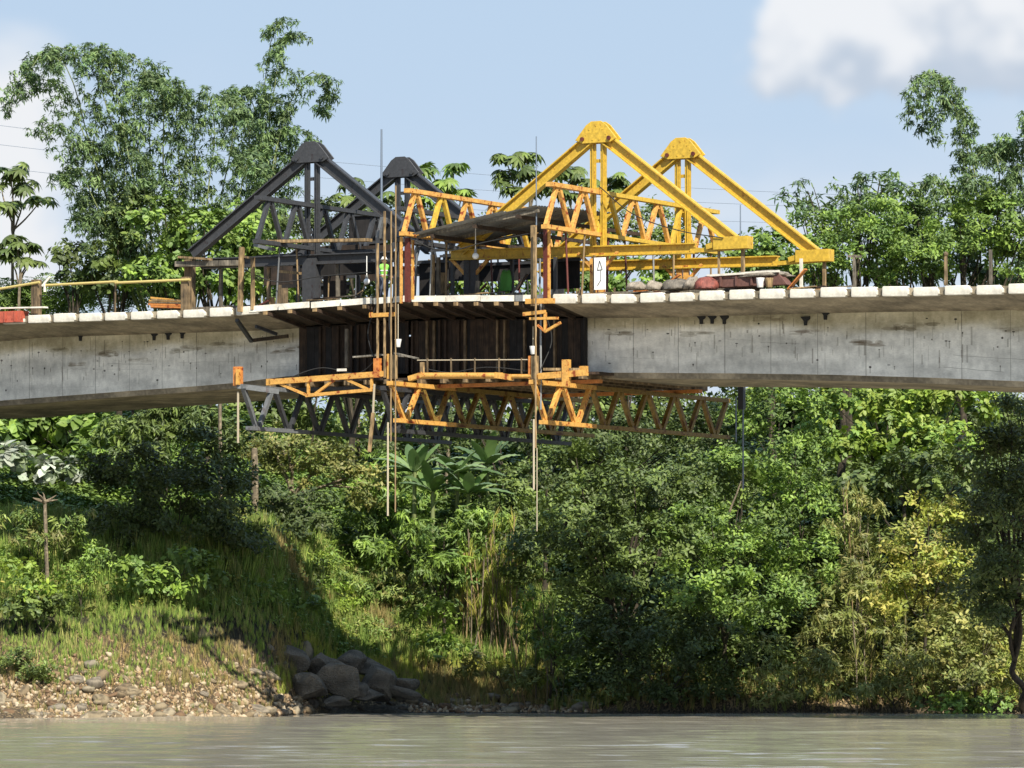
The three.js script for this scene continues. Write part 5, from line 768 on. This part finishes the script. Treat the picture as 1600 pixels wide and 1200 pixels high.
// --- single trunks and a pole
function pole(name, label, cat, p0, p1, d, r0, r1, m, seed, tops) {
  const a = P(...p0, d), b = P(...p1, d); a.y = Math.min(a.y, ground(a.x, d) - 0.1 > a.y - 3 ? ground(a.x, d) - 0.1 : a.y); const R = rng(seed), t = new THREE.Group(); t.name = numbered(name); t.position.copy(a); tag(t, label, cat); scene.add(t);
  const o = shadowed(new THREE.Mesh(limb(V(0, 0, 0), b.clone().sub(a), r0, r1, R, 0.06), m)); o.name = cat === 'pole' ? 'shaft' : 'trunk'; t.add(o);
  if (tops) { const gs = []; for (let k = 0; k < tops; k++) { const e = rdir(R, 0, 0.8).multiplyScalar(0.55); gs.push(limb(b.clone().sub(a).add(V(0, -0.15 * R(), 0)), b.clone().sub(a).add(e), r1, 0.012, R, 0.4)); } const m2 = shadowed(new THREE.Mesh(mergeGeometries(gs), m)); m2.name = 'twig'; t.add(m2); }
}
pole('bare_stem', 'pale straight bare stem with a twiggy head standing in the grass at the left', 'tree stem', [74, 930], [70, 782], 205.5, 0.09, 0.075, M.palebark, 71, 9);
pole('thin_trunk', 'pale thin trunk rising to the left lattice beams', 'tree trunk', [346, 800], [345, 600], 221, 0.10, 0.08, M.palebark, 72);
pole('thin_trunk', 'short sunlit trunk under the olive feathery tree', 'tree trunk', [398, 800], [397, 700], 222.5, 0.17, 0.15, M.palebark, 73);
pole('thin_trunk', 'thin forked pale branch leaning by the far hanging cable', 'branch', [1140, 800], [1158, 752], 213, 0.05, 0.03, M.palebark, 74);
for (const [p, q2, d, l] of [[[372, 860], [388, 840], 215, 'bleached branch uppermost in the dark hollow above the boulders'], [[385, 886], [395, 868], 215, 'short bleached branch in the middle of the dark hollow'], [[374, 905], [398, 882], 214.5, 'bleached branch lowest in the dark hollow'], [[410, 938], [440, 915], 214, 'grey bleached branch on the grass below the dark hollow'], [[352, 846], [386, 838], 214.8, 'thin bleached stick lying level left in the dark hollow']]) {
  const a = P(...p, d), b = P(...q2, d), R = rng(Math.round(d * 10 + p[0])), o = shadowed(new THREE.Mesh(limb(V(0, 0, 0), b.clone().sub(a), 0.10, 0.07, R, 0.5), M.whitecloth)); o.name = numbered('driftwood'); o.position.copy(a); tag(o, l, 'branch', 'bleached branches in the dark hollow'); scene.add(o);
}
// --- boulders at the water's edge
function rockGeo(seed, det, rough = 0.35) { const RF = rng(seed * 13 + 5), facets = []; for (let k = 0; k < 16; k++) facets.push([rdir(RF), 0.46 + 0.26 * RF()]); const g = new THREE.IcosahedronGeometry(1, det); g.deleteAttribute('uv'); g.deleteAttribute('normal'); const m = mergeVertices(g, 1e-4), p = m.attributes.position; for (let i = 0; i < p.count; i++) { const q = V(p.getX(i), p.getY(i), p.getZ(i)), n = 1 - rough + 2 * rough * fbm(q.x * 1.3 + seed * 5.1, q.y * 1.3 + q.z * 1.7 + seed, 3) + 0.10 * (fbm(q.x * 4 + q.z * 2.3 + seed, q.y * 4 - q.z * 3, 4) - 0.5) - 0.22 * Math.max(0, 0.5 * q.x * Math.cos(seed) + q.y * 0.6 + q.z * 0.6 * Math.sin(seed) - 0.45); q.multiplyScalar(n); if (det > 2) for (const [f, e] of facets) { const over = q.dot(f) - e; if (over > 0) q.addScaledVector(f, -over * 0.88); } p.setXYZ(i, q.x, q.y, q.z); } if (det < 3) { m.computeVertexNormals(); return metric(m, 0.35); } return metric(toCreasedNormals(m.toNonIndexed(), 0.32), 0.35); }
std('boulder', [0.40, 0.36, 0.305], { map: concreteTex, bumpMap: soilTex, bumpScale: 0.06, roughness: 0.95 });
for (const [px, py, rx, ry, d, l] of [
  [458, 1032, 34, 26, 210, 'large rounded boulder at the top left of the boulder heap'], [428, 1040, 24, 18, 209, 'boulder leaning at the far left end of the heap'], [482, 1072, 36, 26, 208.4, 'broad pale-grey boulder low in the left half of the heap'], [505, 1045, 28, 20, 210.5, 'dark boulder wedged behind the middle of the heap'], [535, 1066, 38, 30, 209.6, 'biggest boulder, in the middle of the heap'], [548, 1036, 30, 20, 212, 'boulder at the top middle of the heap'], [598, 1064, 36, 26, 211, 'smooth dark boulder in the right half of the heap'], [575, 1042, 24, 16, 212.5, 'small boulder at the top right of the heap'], [636, 1072, 30, 18, 211.6, 'low tilted boulder at the right end of the heap'], [632, 1083, 34, 10, 210.8, 'flat slab at the foot of the right end of the heap'], [575, 1086, 22, 12, 209.6, 'small stone in front of the biggest boulder'], [525, 1096, 20, 12, 208.2, 'small wet stone at the water before the heap'], [560, 1078, 20, 14, 209.4, 'narrow stone between the two largest boulders']]) {
  const k = d / F, c = P(px, py, d), o = shadowed(new THREE.Mesh(rockGeo(px, 5, 0.45), M.boulder)), R = rng(px); o.name = numbered('boulder'); o.scale.set(rx * k * 1.25, ry * k * 1.2, Math.min(rx, ry * 1.4) * k); o.rotation.set(0.2 * (R() - 0.5), R() * 0.6 - 0.3, 0.4 * (R() - 0.5)); o.position.copy(c); tag(o, l, 'boulder', 'boulders heaped at the water edge'); scene.add(o);
}
{ const R = rng(303); for (let k = 0; k < 26; k++) { const px = 415 + 270 * R(), d = shoreAt((px - 800) / 37) + 0.2 + 3.4 * R(), x = (px - 800) / F * d, k2 = 0.16 + 0.3 * R() * R(), o = shadowed(new THREE.Mesh(rockGeo(700 + k, 3, 0.45), M.boulder)); o.name = 'stone'; o.position.set(x, ground(x, d) + k2 * 0.15, -d); o.scale.set(k2 * 1.3, k2 * 0.85, k2); o.rotation.set(R(), R() * 6, R()); M.landMesh.add(o); } }
// --- stones of the gravel bank: the larger ones each a piece of the bank, the rest as gravel
{
  const R = rng(91), geos = [0, 1, 2, 3, 4].map((k) => rockGeo(k + 1, 1, 0.4)), mats = [[0.46, 0.38, 0.26], [0.54, 0.47, 0.35], [0.36, 0.28, 0.18], [0.44, 0.39, 0.32], [0.30, 0.19, 0.11]].map((c, i) => new THREE.MeshStandardMaterial({ name: 'stone_' + i, color: new THREE.Color().setRGB(...c), roughness: 0.95, map: concreteTex }));
  const spot = () => { for (;;) { const left = R() < 0.78, px = left ? -30 + R() * 520 : 640 + R() * 300, x0 = (px - 800) / 37, s = left ? 0.1 + 5.6 * Math.pow(R(), 2.6) : 0.1 + 2.8 * R(), d = shoreAt(x0 * 0.99) + s, x = (px - 800) / F * d; if (left && s > 4.5 && R() < 0.45) continue; return [x, d]; } };
  for (let k = 0; k < 260; k++) { const [x, d] = spot(), s = 0.12 + 0.20 * R() * R() + (R() < 0.1 ? 0.16 : 0), o = shadowed(new THREE.Mesh(geos[k % 5], mats[Math.floor(R() * 5)])); o.name = 'stone'; o.position.set(x, ground(x, d) + s * 0.15, -d); o.scale.set(s * (1 + R() * 0.8), s * (0.55 + 0.4 * R()), s); o.rotation.set(R() * 0.5, R() * 6, R() * 0.5); M.landMesh.add(o); }
  const N = 4200, im = new THREE.InstancedMesh(geos[0], new THREE.MeshStandardMaterial({ name: 'gravel', roughness: 0.95 }), N);
  for (let k = 0; k < N; k++) { const [x, d] = spot(), s = 0.03 + 0.10 * R() * R(); Q0.setFromEuler(new THREE.Euler(R() * 6, R() * 6, R() * 6)); M0.compose(V(x, ground(x, d) + s * 0.2, -d), Q0, V(s * 1.4, s, s)); im.setMatrixAt(k, M0); const c = [[0.36, 0.28, 0.18], [0.26, 0.18, 0.10], [0.20, 0.13, 0.075], [0.44, 0.36, 0.25]][Math.floor(R() * 4)]; im.setColorAt(k, C0.setRGB(...c)); }
  im.name = 'gravel'; im.userData.kind = 'stuff'; tag(im, 'pale brown gravel covering the sunlit lower bank', 'gravel'); scene.add(shadowed(im));
}
// --- grass, dry grass and undergrowth over the banks
{
  const R = rng(97), G = [], D = [], Ug = [], Wd = [];
  for (let k = 0; k < 110000; k++) {
    const px = -60 + R() * 1720, s = Math.pow(R(), 0.8) * 42, d = shoreAt((px - 800) / 37) + s, x = (px - 800) / F * d, p = V(x, ground(x, d) - 0.03, -d), n = fbm(x * 0.5 + 9, d * 0.5, 3), n2 = fbm(x * 1.9, d * 1.9 + 4, 3), py = 1019 - (p.y - EYE) / d * F;
    const nrm = V((R() - 0.5) * 0.5, 1, (R() - 0.5) * 0.5).normalize(), left = px < 430, mid = px >= 430 && px < 860;
    if (left) {
      if (s < 3.5) { if (R() < 0.14) (n < 0.45 ? G : D).push([p, nrm, 0.22 + 0.28 * R(), tint(R, n < 0.45 ? PAL.grass : PAL.dry, 1)]); continue; }
      if (s < 9.5) { const dry = n < lerp(0.30, 0.52, sst(9, 5, s)); if (n2 < 0.66) (dry ? D : G).push([p, nrm, 0.22 + 0.55 * R() * R(), tint(R, dry ? PAL.dry : PAL.grass, 0.9 + 0.4 * n)]); }
      else if (s < 22 && n2 > 0.52 && R() < 0.75) Wd.push([p.clone().add(V(0, 0.15 + 0.35 * R(), 0)), nrm, 0.6 + 0.5 * R(), tint(R, R() < 0.3 ? PAL.yellow : PAL.mid, 0.8 + 0.5 * n)]);
      else if (s < 22) G.push([p, nrm, 0.45 + 0.55 * R() * (s > 12 ? 1.5 : 0.8), tint(R, PAL.grass, 0.75 + 0.6 * n)]);
      else Ug.push([p.add(V(0, 0.3 * R(), 0)), nrm, 1.0 + 0.6 * R(), tint(R, PAL.mid, 0.6 + 0.6 * n)]);
    } else if (mid) {
      if (px < 680 && s < 2.2 || s < 1.5) continue;
      if (s < 7) { const dry = n < 0.55; (dry ? D : G).push([p, nrm, 0.35 + 0.4 * R(), tint(R, dry ? PAL.dry : PAL.yellow, 0.9 + 0.3 * n)]); }
      else if (s < 19 && n2 > 0.53 && R() < 0.7) Wd.push([p.clone().add(V(0, 0.15 + 0.4 * R(), 0)), nrm, 0.6 + 0.5 * R(), tint(R, R() < 0.3 ? PAL.yellow : PAL.mid, 0.8 + 0.5 * n)]);
      else if (s < 19) { const dry = n < 0.36; (dry ? D : G).push([p, nrm, 0.5 + 0.6 * R(), tint(R, dry ? PAL.dry : PAL.grass, 0.75 + 0.5 * n)]); }
      else Ug.push([p.add(V(0, 0.4 * R(), 0)), nrm, 1.1 + 0.6 * R(), tint(R, PAL.mid, 0.6 + 0.6 * n)]);
    } else {
      if (s < 3 && R() < 0.5) D.push([p, nrm, 0.4 + 0.5 * R(), tint(R, R() < 0.5 ? PAL.dry : PAL.olive, 0.8 + 0.4 * n)]);
      else if (s > 1) Ug.push([p.add(V(0, 0.4 * R(), 0)), nrm, 1.1 + 0.6 * R(), tint(R, px > 1250 && s < 10 ? PAL.olive : PAL.dark, 0.7 + 0.6 * n)]);
    }
  }
  const add = (name, kind, list, mat, label, cat) => { const o = instanced(name, kind, list, mat); o.userData.kind = 'stuff'; tag(o, label, cat); scene.add(o); };
  add('grass', 'blade', G, grassMat, 'fresh green grass over the top of the bank', 'grass'); add('dry_grass', 'blade', D, grassMat, 'straw-coloured dry grass above the gravel and the waterline', 'dry grass'); add('weeds', 'small', Wd, leafMat, 'leafy weeds growing in patches through the bank grass', 'weeds'); add('undergrowth', 'small', Ug, leafMat, 'tangled low undergrowth covering the slope behind the bushes', 'undergrowth');
}
renderer.render(scene, camera);
